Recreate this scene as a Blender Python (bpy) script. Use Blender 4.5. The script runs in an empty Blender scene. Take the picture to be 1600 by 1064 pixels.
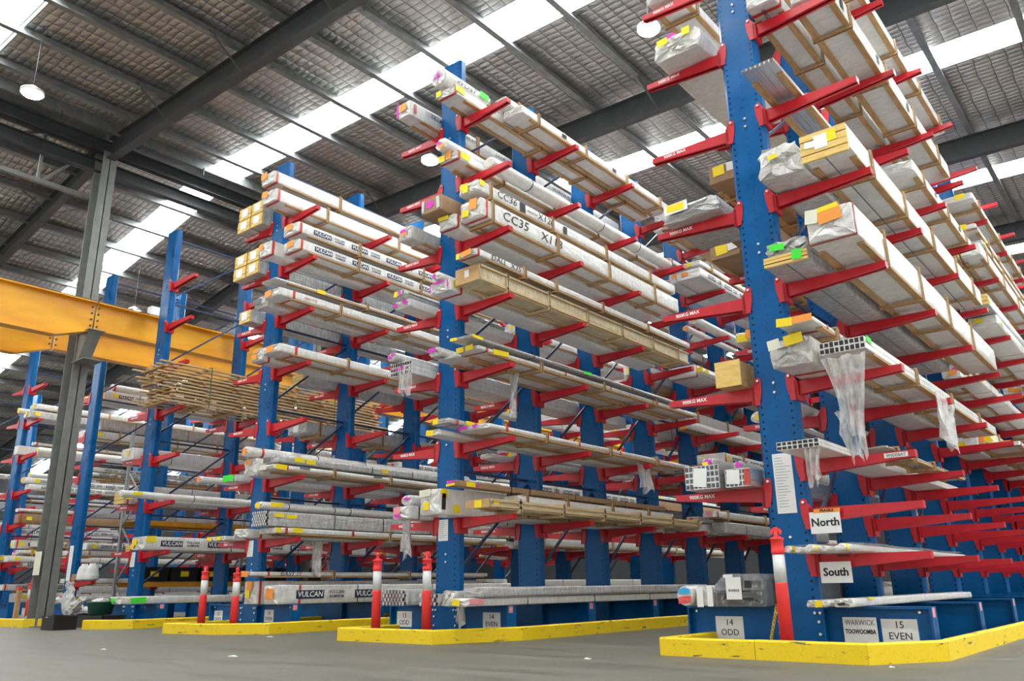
import bpy, math, random
from mathutils import Vector, Matrix
S = bpy.context.scene
RND = random.Random(11)
PI = math.pi

# ------------------------------------------------------------------ camera
cam_d = bpy.data.cameras.new('camera'); cam = bpy.data.objects.new('camera', cam_d)
S.collection.objects.link(cam); S.camera = cam
cam_d.sensor_width = 36.0; cam_d.lens = 1275.08 / 1600 * 36.0
cam_d.clip_start = 0.05; cam_d.clip_end = 300
YAW, PIT, ROL = -6.83896547e-01, 2.93790148e-01, -1.40572305e-02
f = Vector((math.sin(YAW) * math.cos(PIT), math.cos(YAW) * math.cos(PIT), math.sin(PIT)))
r0 = Vector((math.cos(YAW), -math.sin(YAW), 0)); u0 = r0.cross(f)
r = math.cos(ROL) * r0 + math.sin(ROL) * u0; u = -math.sin(ROL) * r0 + math.cos(ROL) * u0
cam.matrix_world = Matrix(((r.x, u.x, -f.x, 0), (r.y, u.y, -f.y, 0), (r.z, u.z, -f.z, 0.618), (0, 0, 0, 1)))

# ------------------------------------------------------------------ world, exposure
W = bpy.data.worlds.new('sky'); S.world = W; W.use_nodes = True
WN = W.node_tree
for n in list(WN.nodes): WN.nodes.remove(n)
wo = WN.nodes.new('ShaderNodeOutputWorld'); wb = WN.nodes.new('ShaderNodeBackground')
wb.inputs[0].default_value = (1.0, 0.985, 0.96, 1); wb.inputs[1].default_value = 1.25
WN.links.new(wb.outputs[0], wo.inputs[0])
S.view_settings.view_transform = 'Standard'; S.view_settings.look = 'None'
S.view_settings.gamma = 1.0; S.view_settings.use_curve_mapping = False
S.view_settings.exposure = 0.18
SKYLIGHT = 25.0        # radiance of the translucent roof sheets
S.cycles.max_bounces = 7; S.cycles.diffuse_bounces = 4; S.cycles.transparent_max_bounces = 10

# ------------------------------------------------------------------ materials
MATS = {}
class NT:
    def __init__(s, name):
        s.m = bpy.data.materials.new(name); s.m.use_nodes = True; s.t = s.m.node_tree
        s.b = s.t.nodes['Principled BSDF']
        MATS[name] = s.m
    def n(s, typ, **kw):
        x = s.t.nodes.new('ShaderNode' + typ)
        for k, v in kw.items(): setattr(x, k, v)
        return x
    def l(s, a, b): s.t.links.new(a, b)
    def obj(s, scale=None):
        tc = s.n('TexCoord'); o = tc.outputs['Object']
        if scale:
            mp = s.n('Mapping'); mp.inputs['Scale'].default_value = scale; s.l(o, mp.inputs[0]); o = mp.outputs[0]
        return o
    def math(s, op, a, b=None, c=None):
        x = s.n('Math', operation=op)
        for i, v in enumerate((a, b, c)):
            if v is None: continue
            if isinstance(v, (int, float)): x.inputs[i].default_value = v
            else: s.l(v, x.inputs[i])
        return x.outputs[0]
    def noise(s, vec, scale, detail=3, rough=.5):
        x = s.n('TexNoise'); x.inputs['Scale'].default_value = scale; x.inputs['Detail'].default_value = detail
        x.inputs['Roughness'].default_value = rough
        s.l(vec, x.inputs['Vector']); return x.outputs['Fac']
    def ramp(s, fac, stops):
        x = s.n('ValToRGB'); e = x.color_ramp.elements
        while len(e) < len(stops): e.new(.5)
        for i, (p, c) in enumerate(stops): e[i].position = p; e[i].color = (*c, 1)
        s.l(fac, x.inputs[0]); return x.outputs[0]
    def mix(s, fac, a, b):
        x = s.n('Mix', data_type='RGBA')
        for k, v in ((0, fac), (6, a), (7, b)):
            if isinstance(v, (int, float)): x.inputs[k].default_value = v
            elif isinstance(v, tuple): x.inputs[k].default_value = (*v, 1)
            else: s.l(v, x.inputs[k])
        return x.outputs[2]
    def bump(s, h, dist, strength=1.0):
        x = s.n('Bump'); x.inputs['Distance'].default_value = dist; x.inputs['Strength'].default_value = strength
        s.l(h, x.inputs['Height']); s.l(x.outputs[0], s.b.inputs['Normal'])
    def set(s, **kw):
        for k, v in kw.items():
            i = s.b.inputs[{'color': 'Base Color', 'rough': 'Roughness', 'metal': 'Metallic', 'coat': 'Coat Weight', 'spec': 'Specular IOR Level', 'alpha': 'Alpha', 'trans': 'Transmission Weight'}[k]]
            if isinstance(v, tuple): i.default_value = (*v, 1)
            elif isinstance(v, (int, float)): i.default_value = v
            else: s.l(v, i)
        return s

def flat(name, color, rough=.6, metal=0., var=.12, scale=6., **kw):
    """plain paint / paper with a little mottled wear"""
    t = NT(name); nz = t.noise(t.obj(), scale, 4)
    dk = tuple(c * (1 - var) for c in color); lt = tuple(min(1, c * (1 + var)) for c in color)
    t.set(color=t.ramp(nz, [(.3, dk), (.7, lt)]), rough=rough, metal=metal, **kw)
    return t

def blue_paint(name, holes):
    t = NT(name); o = t.obj(); nz = t.noise(o, 3.5, 5, .6)
    col = t.ramp(nz, [(.3, (.0, .078, .25)), (.7, (.0, .112, .34))])
    if holes:
        sp = t.n('SeparateXYZ'); t.l(o, sp.inputs[0]); x, z = sp.outputs[0], sp.outputs[2]
        ax = t.math('ABSOLUTE', x)
        def dots(dx, pitch, rad):
            zz = t.math('SUBTRACT', t.math('MULTIPLY', t.math('FRACT', t.math('MULTIPLY', z, 1 / pitch)), pitch), pitch / 2)
            xx = t.math('SUBTRACT', ax, dx)
            d = t.math('SQRT', t.math('ADD', t.math('MULTIPLY', xx, xx), t.math('MULTIPLY', zz, zz)))
            return t.math('LESS_THAN', d, rad)
        h = t.math('MAXIMUM', dots(.155, .075, .0125), dots(0, .10, .006))
        g = t.n('NewGeometry'); sn = t.n('SeparateXYZ'); t.l(g.outputs['Normal'], sn.inputs[0])
        h = t.math('MULTIPLY', h, t.math('GREATER_THAN', t.math('ABSOLUTE', sn.outputs[1]), .9))
        col = t.mix(h, col, (.004, .006, .012))
    t.set(color=col, rough=t.ramp(nz, [(.3, (.24,) * 3), (.7, (.40,) * 3)]), spec=.2)
    t.bump(t.noise(o, 1.6, 1), .05, .35)
blue_paint('column_blue', True); blue_paint('blue', False)
flat('red', (.52, .008, .018), .38, spec=.5)
flat('dark_blue', (.010, .025, .085), .45)

def wrap(name, lo, hi, rough, wr=(1.6, .5, 1.6), dist=.02):
    t = NT(name); o = t.obj(wr); nz = t.noise(o, 9, 5, .6); n2 = t.noise(t.obj((1.5, 6, 1.5)), 5, 3)
    t.set(color=t.ramp(n2, [(.3, lo), (.72, hi)]), rough=rough, spec=.5); t.bump(nz, dist, .8)
wrap('white_wrap', (.62, .615, .59), (.81, .805, .785), .32, (.8, .4, .8), .03)
wrap('grey_wrap', (.36, .36, .355), (.62, .62, .61), .25, dist=.03)
wrap('cream_wrap', (.50, .41, .24), (.72, .62, .42), .32, dist=.03)
wrap('clear_wrap', (.50, .49, .46), (.80, .79, .76), .22, (2.5, 2.5, 2.5), .02)
wrap('black_wrap', (.010, .010, .012), (.035, .035, .04), .22)
def wood(name, a, b, sc=(9, 1.2, 9)):
    t = NT(name); nz = t.noise(t.obj(sc), 4, 6, .65)
    t.set(color=t.ramp(nz, [(.3, a), (.7, b)]), rough=.7); t.bump(nz, .004)
wood('timber', (.34, .19, .075), (.58, .37, .17)); wood('pale_timber', (.52, .37, .19), (.72, .55, .32))
wood('yellow_timber', (.66, .42, .10), (.85, .62, .22), (1.5, 9, 9)); wood('ply', (.42, .25, .10), (.60, .38, .17), (2, 2, 9))
flat('kraft', (.34, .21, .115), .75, var=.12)
t = NT('aluminium'); nz = t.noise(t.obj((60, .6, 60)), 3, 3)
t.set(color=t.ramp(nz, [(.3, (.42, .43, .44)), (.7, (.72, .73, .74))]), metal=.75, rough=.38)
t = NT('film')
tr = t.n('BsdfTransparent'); mx = t.n('MixShader'); nz = t.noise(t.obj((2, 2, 1.2)), 4, 4, .6)
t.set(color=(.85, .85, .84), rough=.2, spec=.6); t.bump(nz, .06)
fac = t.ramp(nz, [(.35, (.30,) * 3), (.65, (.68,) * 3)])
t.l(fac, mx.inputs[0]); t.l(tr.outputs[0], mx.inputs[1]); t.l(t.b.outputs[0], mx.inputs[2])
t.l(mx.outputs[0], t.t.nodes['Material Output'].inputs[0])
t = NT('film_thin'); tr = t.n('BsdfTransparent'); mx = t.n('MixShader'); nz = t.noise(t.obj((3, 3, 3)), 5, 4, .6)
t.set(color=(.8, .82, .85), rough=.12, spec=.7); t.bump(nz, .03)
t.l(t.ramp(nz, [(.45, (.10,) * 3), (.7, (.42,) * 3)]), mx.inputs[0]); t.l(tr.outputs[0], mx.inputs[1]); t.l(t.b.outputs[0], mx.inputs[2]); t.l(mx.outputs[0], t.t.nodes['Material Output'].inputs[0])
flat('sticker_yellow', (.92, .70, .01), .6, var=.05); flat('sticker_orange', (.90, .33, .05), .6, var=.08)
flat('sticker_green', (.05, .80, .04), .6, var=.05); flat('magenta_spray', (.66, .03, .48), .6, var=.3, scale=40)
flat('pink_tag', (.85, .30, .33), .6); flat('paper', (.82, .83, .82), .7, var=.04); flat('blue_spray', (.03, .40, .75), .5)
flat('cream_paper', (.74, .74, .60), .7, var=.06)
flat('red_tape', (.55, .05, .03), .4, var=.4, scale=30); flat('ink', (.012, .012, .014), .6); flat('navy_ink', (.012, .022, .06), .6)
flat('grey_ink', (.16, .16, .17), .6); flat('white_ink', (.85, .85, .85), .6, var=.02); flat('black', (.010, .010, .011), .45)
flat('dark_steel', (.045, .050, .052), .48, var=.15); flat('post_steel', (.19, .195, .185), .5, var=.12)
flat('purlin_steel', (.20, .21, .21), .4, metal=.35, var=.2); flat('galvanised', (.36, .38, .39), .4, metal=.5, var=.25, scale=18)
flat('bolt_steel', (.75, .75, .74), .3, metal=.7); flat('beam_orange', (.80, .36, .02), .5)
flat('bucket_green', (.012, .085, .06), .45); flat('keg', (.70, .71, .69), .35); flat('bollard_red', (.90, .045, .045), .42, var=.06)
flat('reflective_white', (.72, .74, .74), .35); flat('tarp_grey', (.12, .13, .14), .6)
flat('chain_yellow', (.85, .62, .02), .4)
t = NT('crane_yellow'); n1 = t.noise(t.obj((1, .25, 1)), 3, 4)
t.set(color=t.ramp(n1, [(.35, (.70, .30, .008)), (.65, (.86, .43, .012))]), rough=.42)
t = NT('kerb_yellow'); n1 = t.noise(t.obj((1.2, 1.2, 7)), 3.5, 7, .7); n2 = t.noise(t.obj((9, 9, 22)), 6, 4, .7)
c = t.ramp(n1, [(.60, (.90, .64, .004)), (.65, (.12, .10, .06))]); c2 = t.ramp(n2, [(.60, (1, 1, 1)), (.70, (.30, .26, .18))])
mm = t.n('Mix', data_type='RGBA', blend_type='MULTIPLY'); mm.inputs[0].default_value = 1
t.l(c, mm.inputs[6]); t.l(c2, mm.inputs[7]); t.set(color=mm.outputs[2], rough=.55)
t = NT('concrete'); o = t.obj(); n1 = t.noise(t.obj((.30, 2.6, 1)), 1.5, 8, .72); n2 = t.noise(o, 26, 4, .7)
c = t.ramp(n1, [(.30, (.070, .066, .052)), (.46, (.135, .127, .102)), (.62, (.165, .154, .124)), (.74, (.27, .252, .205))])
c2 = t.ramp(n2, [(.35, (.86, .86, .86)), (.6, (1, 1, 1))])
mm = t.n('Mix', data_type='RGBA', blend_type='MULTIPLY'); mm.inputs[0].default_value = 1
t.l(c, mm.inputs[6]); t.l(c2, mm.inputs[7])
t.set(color=mm.outputs[2], rough=t.ramp(n1, [(.3, (.42,) * 3), (.7, (.65,) * 3)])); t.bump(n2, .004, .5)
def foil():
    t = NT('foil'); o = t.obj(); sp = t.n('SeparateXYZ'); t.l(o, sp.inputs[0])
    wob = t.noise(o, 1.7, 2); w = t.math('MULTIPLY', t.math('SUBTRACT', wob, .5), .10)
    x = t.math('ADD', sp.outputs[0], w); y = t.math('ADD', sp.outputs[1], w)
    px = t.math('ABSOLUTE', t.math('SINE', t.math('MULTIPLY', x, PI / .28)))
    py = t.math('ABSOLUTE', t.math('SINE', t.math('MULTIPLY', y, PI / .15)))
    pill = t.math('POWER', t.math('MULTIPLY', px, py), .55)
    crk = t.noise(o, 13, 5, .6)
    h = t.math('ADD', pill, t.math('MULTIPLY', crk, .9))
    wire = t.math('MAXIMUM', t.math('LESS_THAN', px, .075), t.math('LESS_THAN', py, .085))
    big = t.noise(o, .8, 3)
    col = t.ramp(big, [(.3, (.46, .445, .425)), (.7, (.62, .605, .58))])
    t.set(color=t.mix(wire, col, (.10, .10, .10)), metal=.82, rough=.33); t.bump(h, .035, .9)
foil()
t = NT('skylight'); t.set(color=(.8, .8, .8), rough=.5)
t.b.inputs['Emission Color'].default_value = (.95, 1.0, 1.0, 1); t.b.inputs['Emission Strength'].default_value = SKYLIGHT
t = NT('lamp_glow'); t.b.inputs['Emission Color'].default_value = (1, .95, .72, 1); t.b.inputs['Emission Strength'].default_value = 60
flat('hollow_grey', (.10, .105, .105), .6, var=.5, scale=30)
flat('cladding', (.03, .032, .035), .7)

# ------------------------------------------------------------------ mesh helpers
COL = S.collection
class MB:
    def __init__(s): s.v = []; s.f = []; s.mi = []; s.mats = []; s.sm = []
    def mat(s, m):
        if m not in s.mats: s.mats.append(m)
        return s.mats.index(m)
    def face(s, idx, m, smooth=False): s.f.append(idx); s.mi.append(s.mat(m)); s.sm.append(smooth)
    def hexa(s, p, m):
        """p: 8 corners, bottom 4 counter-clockwise, then top 4"""
        b = len(s.v); s.v += [tuple(q) for q in p]
        for q in ((3, 2, 1, 0), (4, 5, 6, 7), (0, 1, 5, 4), (1, 2, 6, 5), (2, 3, 7, 6), (3, 0, 4, 7)):
            s.face([b + i for i in q], m)
    def box(s, x0, x1, y0, y1, z0, z1, m):
        s.hexa([(x0, y0, z0), (x1, y0, z0), (x1, y1, z0), (x0, y1, z0), (x0, y0, z1), (x1, y0, z1), (x1, y1, z1), (x0, y1, z1)], m)
    def bar(s, a, b, w, h, m, up=(0, 0, 1)):
        a = Vector(a); b = Vector(b); d = (b - a).normalized(); up = Vector(up)
        if abs(d.dot(up)) > .97: up = Vector((1, 0, 0))
        sx = d.cross(up).normalized(); sz = sx.cross(d)
        sx *= w / 2; sz *= h / 2
        s.hexa([a - sx - sz, a + sx - sz, b + sx - sz, b - sx - sz, a - sx + sz, a + sx + sz, b + sx + sz, b - sx + sz], m)
    def prism(s, poly, axis, a, b, m):
        """polygon (2-D) extruded along an axis: 'x' -> poly in (y,z), 'y' -> (x,z), 'z' -> (x,y)"""
        def P(q, t): return {'x': (t, q[0], q[1]), 'y': (q[0], t, q[1]), 'z': (q[0], q[1], t)}[axis]
        k = len(s.v); n = len(poly)
        s.v += [P(q, a) for q in poly] + [P(q, b) for q in poly]
        s.face([k + i for i in range(n)][::-1], m); s.face([k + n + i for i in range(n)], m)
        for i in range(n):
            j = (i + 1) % n; s.face([k + i, k + j, k + n + j, k + n + i], m)
    def loft(s, rings, m, caps=True, smooth=True, closed=True):
        k = len(s.v); n = len(rings[0])
        for R in rings: s.v += [tuple(q) for q in R]
        for i in range(len(rings) - 1):
            for j in range(n if closed else n - 1):
                j2 = (j + 1) % n
                s.face([k + i * n + j, k + i * n + j2, k + (i + 1) * n + j2, k + (i + 1) * n + j], m, smooth)
        if caps in (True, 'first'): s.face([k + j for j in range(n)][::-1], m)
        if caps in (True, 'last'): s.face([k + (len(rings) - 1) * n + j for j in range(n)], m)
    def lathe(s, prof, m, n=20, c=(0, 0, 0), axis='z'):
        def P(r, h, a):
            x, y = r * math.cos(a), r * math.sin(a)
            q = (x, y, h) if axis == 'z' else (x, h, y) if axis == 'y' else (h, x, y)
            return (c[0] + q[0], c[1] + q[1], c[2] + q[2])
        if isinstance(m, str): m = [m] * (len(prof) - 1)
        k = len(s.v)
        for (r_, h_) in prof: s.v += [P(r_, h_, 2 * PI * i / n) for i in range(n)]
        for i in range(len(prof) - 1):
            for j in range(n):
                j2 = (j + 1) % n
                s.face([k + i * n + j, k + i * n + j2, k + (i + 1) * n + j2, k + (i + 1) * n + j], m[i], True)
        s.face([k + j for j in range(n)][::-1], m[0]); e = (len(prof) - 1) * n
        s.face([k + e + j for j in range(n)], m[-1])
    def tube(s, pts, rad, m, n=8):
        pts = [Vector(p) for p in pts]; rings = []
        for i, p in enumerate(pts):
            d = (pts[min(i + 1, len(pts) - 1)] - pts[max(i - 1, 0)]).normalized()
            up = Vector((0, 0, 1)) if abs(d.z) < .9 else Vector((1, 0, 0))
            a = d.cross(up).normalized(); b = d.cross(a)
            rings.append([p + (a * math.cos(2 * PI * j / n) + b * math.sin(2 * PI * j / n)) * rad for j in range(n)])
        s.loft(rings, m)
    def mesh(s, name):
        me = bpy.data.meshes.new(name); me.from_pydata(s.v, [], s.f)
        for m in s.mats: me.materials.append(MATS[m])
        me.polygons.foreach_set('material_index', s.mi); me.polygons.foreach_set('use_smooth', s.sm)
        me.update(); return me
    def build(s, name, parent=None, loc=None): return link(name, s.mesh(name), parent, loc)

def link(name, data, parent=None, loc=None):
    o = bpy.data.objects.new(name, data); COL.objects.link(o)
    if parent is not None: o.parent = parent
    if loc is not None: o.location = loc
    return o
USED = {}
def tag(o, label, cat, group=None):
    n = len(label.replace(',', ' ').split()); assert 4 <= n <= 16, (n, label)
    o['label'] = label; o['category'] = cat
    if group: o['group'] = group
    if label in USED and not USED[label]: print('DUPLABEL', label)
    USED[label] = group if group else ''
    return o
def thing(name, loc, label, cat, group=None): return tag(link(name, None, None, loc), label, cat, group)
def struct(name, mb, loc=None):
    o = mb.build(name, None, loc); o['kind'] = 'structure'; return o
TXT = {}
def text_mesh(txt, size, mat, shear=0, ext=.0012, sx=1.0, bold=0):
    key = (txt, size, mat, shear, sx, bold)
    if key not in TXT:
        cu = bpy.data.curves.new('lettering', 'FONT'); cu.body = txt; cu.size = size; cu.shear = shear; cu.extrude = ext
        cu.align_x = 'CENTER'; cu.align_y = 'CENTER'; cu.resolution_u = 2; cu.offset = bold
        ob = bpy.data.objects.new('lettering', cu); COL.objects.link(ob)
        me = bpy.data.meshes.new_from_object(ob.evaluated_get(bpy.context.evaluated_depsgraph_get()))
        me.materials.clear(); me.materials.append(MATS[mat])
        if sx != 1.0: me.transform(Matrix.Diagonal((sx, 1, 1, 1)))
        bpy.data.objects.remove(ob); bpy.data.curves.remove(cu); me.name = 'lettering'
        TXT[key] = me
    return TXT[key]
ROT = {'front': Matrix(((1, 0, 0), (0, 0, -1), (0, 1, 0))).to_4x4(), 'right': Matrix(((0, 0, 1), (1, 0, 0), (0, 1, 0))).to_4x4(),
       'under': Matrix(((0, 1, 0), (1, 0, 0), (0, 0, -1))).to_4x4()}
def text(name, txt, size, mat, parent, loc, face='front', **kw):
    o = link(name, text_mesh(txt, size, mat, **kw), parent)
    o.matrix_local = Matrix.Translation(loc) @ ROT[face]
    return o

# ------------------------------------------------------------------ room shell
ROOF_S = .028                                   # nearly flat roof over the racks on the right, falls to +X
XV = -18.1                                      # valley line over the grey post
def zr(x): return 10.27 - ROOF_S * (x + 18)     # underside of rafters, right roof
ZS0 = zr(XV) + .52 + .22                        # sheet height at the valley
def zsheet(x): return zr(x) + .74 if x > XV else ZS0 + .04 - .185 * (XV - x)
m = MB(); m.box(-62, 14, -10, 52, -.12, 0, 'concrete'); struct('floor', m)
SKY = [(3.55, 4.35), (9.62, 10.5), (15.75, 16.6), (21.9, 22.75), (28.05, 28.9), (34.2, 35.1)]
YR0, YR1 = -6.0, 46.0
def roof_piece(name, x0, x1, y0, y1, mat, up=0.):
    b = MB(); z0, z1 = zsheet(x0 + (1e-6 if x0 >= XV else -1e-6)) + up, zsheet(x1 - (1e-6 if x1 <= XV else 0)) + up
    if x0 >= XV: z0 = zr(x0) + .74 + up
    b.hexa([(x0, y0, z0), (x1, y0, z1), (x1, y1, z1), (x0, y1, z0), (x0, y0, z0 + .04), (x1, y0, z1 + .04), (x1, y1, z1 + .04), (x0, y1, z0 + .04)], mat)
    return struct(name, b)
edges = [YR0] + [q for s_ in SKY for q in s_] + [YR1]
wn = 0
for (x0, x1) in ((XV + .55, 13.5), (-44, XV - .35)):
    for i in range(0, len(edges) - 1):
        if i % 2 == 0: roof_piece('ceiling', x0, x1, edges[i], edges[i + 1], 'foil')
        else:
            wn += 1; roof_piece('window_%d' % wn, x0, x1, edges[i], edges[i + 1], 'skylight', .02)
# skylight edge flashings
tn = 0
def trim(b):
    global tn
    tn += 1; return struct('trim_%d' % tn, b)
for (ya, yb) in SKY[:4]:
    for (x0, x1) in ((XV + .55, 13), (-44, XV - .4)):
        b = MB()
        for y in (yb - .10, yb - .03):
            b.hexa([(x0, y, zsheet(x0) - .03), (x1, y, zsheet(x1) - .03), (x1, y + .025, zsheet(x1) - .03), (x0, y + .025, zsheet(x0) - .03),
                    (x0, y, zsheet(x0)), (x1, y, zsheet(x1)), (x1, y + .025, zsheet(x1)), (x0, y + .025, zsheet(x0))], 'purlin_steel')
        trim(b)
# purlins run along Y
PX = [-16.7 + 1.385 * k for k in range(8)] + [-5.45, -3.85, -2.25, -.71, .8, 2.3, 3.8, 5.3, 6.8, 8.3, 9.8, 11.3]
for x in PX:
    z = zr(x) + .52; b = MB()
    b.prism([(x - .06, z), (x + .065, z), (x + .065, z + .03), (x + .05, z + .03), (x + .05, z + .012), (x - .02, z + .012), (x - .02, z + .2), (x - .08, z + .2), (x - .08, z + .215), (x - .05, z + .215), (x - .05, z + .012), (x - .06, z + .012)], 'y', YR0, YR1, 'purlin_steel')
    trim(b)
PX2 = [-19.75 - 1.33 * k for k in range(18)]
for x in PX2:
    z = zsheet(x) - .22; b = MB()
    b.prism([(x - .06, z), (x + .065, z), (x + .065, z + .03), (x + .05, z + .03), (x + .05, z + .012), (x - .02, z + .012), (x - .02, z + .2), (x - .08, z + .2), (x - .08, z + .215), (x - .05, z + .215), (x - .05, z + .012), (x - .06, z + .012)], 'y', YR0, YR1, 'purlin_steel')
    trim(b)
# valley: box gutter, its hangers, and two long beams
b = MB(); b.prism([(XV - .25, 11.0), (XV - .25, 10.84), (XV + .55, 10.84), (XV + .55, 11.0), (XV + .5, 11.0), (XV + .5, 10.88), (XV - .2, 10.88), (XV - .2, 11.0)], 'y', YR0, YR1, 'purlin_steel'); trim(b)
b = MB(); b.box(XV + .55, XV + .62, YR0, YR1, 10.72, 11.06, 'purlin_steel')
for k in range(30): b.box(XV + .64, XV + .67, YR0 + 1.7 * k, YR0 + 1.7 * k + .03, 10.55, 10.75, 'dark_steel')
trim(b)
b = MB()
for (xa, za) in ((XV + .1, 10.42), (XV - .22, 10.05)):
    b.box(xa - .1, xa + .1, YR0, YR1, za, za + .02, 'dark_steel'); b.box(xa - .1, xa + .1, YR0, YR1, za + .28, za + .3, 'dark_steel'); b.box(xa - .012, xa + .012, YR0, YR1, za, za + .3, 'dark_steel')
trim(b)
b = MB(); b.box(-62, 14, 46, 46.2, 0, 13, 'cladding'); struct('wall_back', b)
b = MB(); b.box(-44.2, -44, -8, 46, 0, 7, 'cladding'); struct('wall_left', b)

# rafters
RY = [7.25 + 6.12 * k for k in range(-1, 6)]
names = ['first rafter, over the aisle behind the viewer', 'dark steel rafter landing on the grey corner post', 'dark steel rafter crossing behind the second rack top', 'dark steel rafter third along, high at right edge', 'dark steel rafter fourth along over far racks', 'dark steel rafter fifth along over far racks', 'dark steel rafter at the far end wall']
for k, y in enumerate(RY):
    root = thing('roof_rafter', (XV, y, 0), 'right-hand ' + names[k] if k else 'right-hand first dark rafter, nearest the open front', 'beam')
    x0, x1 = XV + .2, 13.4; b = MB()
    def sl(xa, xb, ya, yb, dz0, dz1, dz0b=None, dz1b=None):
        dz0b = dz0 if dz0b is None else dz0b; dz1b = dz1 if dz1b is None else dz1b
        za, zb = zr(xa), zr(xb)
        b.hexa([(xa - XV, ya, za + dz0), (xb - XV, ya, zb + dz0b), (xb - XV, yb, zb + dz0b), (xa - XV, yb, za + dz0), (xa - XV, ya, za + dz1), (xb - XV, ya, zb + dz1b), (xb - XV, yb, zb + dz1b), (xa - XV, yb, za + dz1)], 'dark_steel')
    sl(x0, x1, -.1, .1, 0, .02); sl(x0, x1, -.1, .1, .5, .52); sl(x0, x1, -.008, .008, .02, .5)
    b.build('i_beam', root)
    for x in PX[1:14:2]:
        for sgn in (-1, 1):
            b = MB(); b.bar((x - XV + .1, sgn * .09, zr(x) + .03), (x - XV + .02, sgn * .75, zr(x) + .6), .05, .008, 'dark_steel'); b.build('fly_brace', root)
    root2 = thing('roof_rafter', (XV, y, 0), 'left-hand sloping ' + (names[k] if k else 'first dark rafter, nearest the open front'), 'beam')
    b = MB(); xa, xb = -.25, -25.5
    za, zb = 10.42, ZS0 - .22 - .185 * 25.5 - .45; zta, ztb = ZS0 - .2, ZS0 - .22 - .185 * 25.5
    for (p, q, ya, yb) in ((0, .02, -.1, .1), (.98, 1.0, -.1, .1), (.02, .98, -.008, .008)):
        def zz(t, lo, hi): return lo + (hi - lo) * t
        b.hexa([(xb, ya, zz(p, zb, ztb)), (xa, ya, zz(p, za, zta)), (xa, yb, zz(p, za, zta)), (xb, yb, zz(p, zb, ztb)), (xb, ya, zz(q, zb, ztb)), (xa, ya, zz(q, za, zta)), (xa, yb, zz(q, za, zta)), (xb, yb, zz(q, zb, ztb))], 'dark_steel')
    b.build('i_beam', root2)
    for x in PX2[1:12:2]:
        tt = (x - XV + .25) / (xb + .25); zl = za + (zb - za) * tt
        for sgn in (-1, 1):
            b = MB(); b.bar((x - XV + .1, sgn * .09, zl + .03), (x - XV + .02, sgn * .75, zsheet(x) - .2), .05, .008, 'dark_steel'); b.build('fly_brace', root2)

# portal posts (grey H columns)
def post(y, label, paper):
    root = thing('steel_post', (XV, y, 0), label, 'post')
    b = MB(); hw = .22
    b.box(-hw, -hw + .022, -.16, .16, .02, 10.45, 'post_steel'); b.box(hw - .022, hw, -.16, .16, .02, 10.45, 'post_steel'); b.box(-hw, hw, -.01, .01, .02, 10.45, 'post_steel')
    b.build('h_section', root)
    b = MB(); b.box(-.32, .32, -.24, .24, 0, .02, 'post_steel'); b.build('base_plate', root)
    b = MB()
    b.hexa([(.22, -.13, 5.35), (.30, -.13, 5.35), (.30, .13, 5.35), (.22, .13, 5.35), (.22, -.13, 6.0), (.75, -.13, 6.0), (.75, .13, 6.0), (.22, .13, 6.0)], 'post_steel')
    b.box(.2, .8, -.17, .17, 5.98, 6.0, 'post_steel'); b.box(.2, .8, -.2, .2, 5.33, 5.35, 'post_steel')
    b.build('corbel', root)
    return root
p1 = post(7.25, 'grey steel post at left carrying the yellow crane beam', True)
post(13.37, 'grey steel post standing far behind the fourth rack', False)
post(19.49, 'grey steel post second behind the fourth rack', False)
post(1.13, 'grey steel post nearest the open front, left of view', False)
b = MB(); b.box(-.28, .03, -.003, .0, .98, 1.44, 'cream_paper'); b.box(.0, .03, -.004, -.001, 1.36, 1.42, 'white_ink'); b.box(.0, .03, -.004, -.001, 1.02, 1.08, 'white_ink')
o = b.build('paper_notice', None, (XV + .05, 7.25 - .165, .0)); tag(o, 'cream paper notice taped to the grey post', 'notice')
# crane runway beams
for (xc, lab) in ((XV + .55, 'yellow crane runway beam bolted on the grey post, nearer one'), (XV - 1.5, 'second yellow crane runway beam, farther side of the post')):
    root = thing('crane_beam', (xc, 7.25, 6.022), lab, 'beam')
    for (ya, yb, deep) in ((-12.0, -.02, 1), (.02, 12.2, 0), (12.2, 30, 0)):
        b = MB(); zb = -.02
        prof = [(ya, -.26 if deep else 0), (yb - .75, -.26 if deep else 0), (yb, 0), (yb, .62), (ya, .62)] if deep else [(ya, 0), (yb, 0), (yb, .52 if 0 else .62), (ya, .62)]
        b.prism(prof, 'x', -.012, .012, 'crane_yellow')
        b.box(-.13, .13, ya, yb, .60, .625, 'crane_yellow')
        if deep:
            b.box(-.13, .13, ya, yb - .75, -.28, -.26, 'crane_yellow')
            b.hexa([(-.13, yb - .75, -.28), (.13, yb - .75, -.28), (.13, yb, -.02), (-.13, yb, -.02), (-.13, yb - .75, -.26), (.13, yb - .75, -.26), (.13, yb, 0), (-.13, yb, 0)], 'crane_yellow')
        else: b.box(-.13, .13, ya, yb, -.02, 0, 'crane_yellow')
        b.build('girder', root)
    b = MB(); b.box(-.035, .035, -12, 30, .626, .68, 'dark_steel'); b.build('rail', root)
    b = MB()
    for yy in (-.07, .07):
        for zz_ in (.1, .24, .38, .52): b.lathe([(.022, 0), (.022, .02)], 'dark_steel', 8, (.012, yy, zz_), 'x')
    b.build('splice_bolts', root)
root = thing('wind_truss', (XV - .35, 7.2, 0), 'grey steel bracing truss at upper left beside the post', 'truss')
b = MB(); b.box(-.05, .05, -12, -.1, 9.38, 9.48, 'post_steel'); b.build('bottom_chord', root)
b = MB(); b.box(-.05, .05, -12, -.1, 10.6, 10.78, 'dark_steel'); b.build('top_chord', root)
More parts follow.
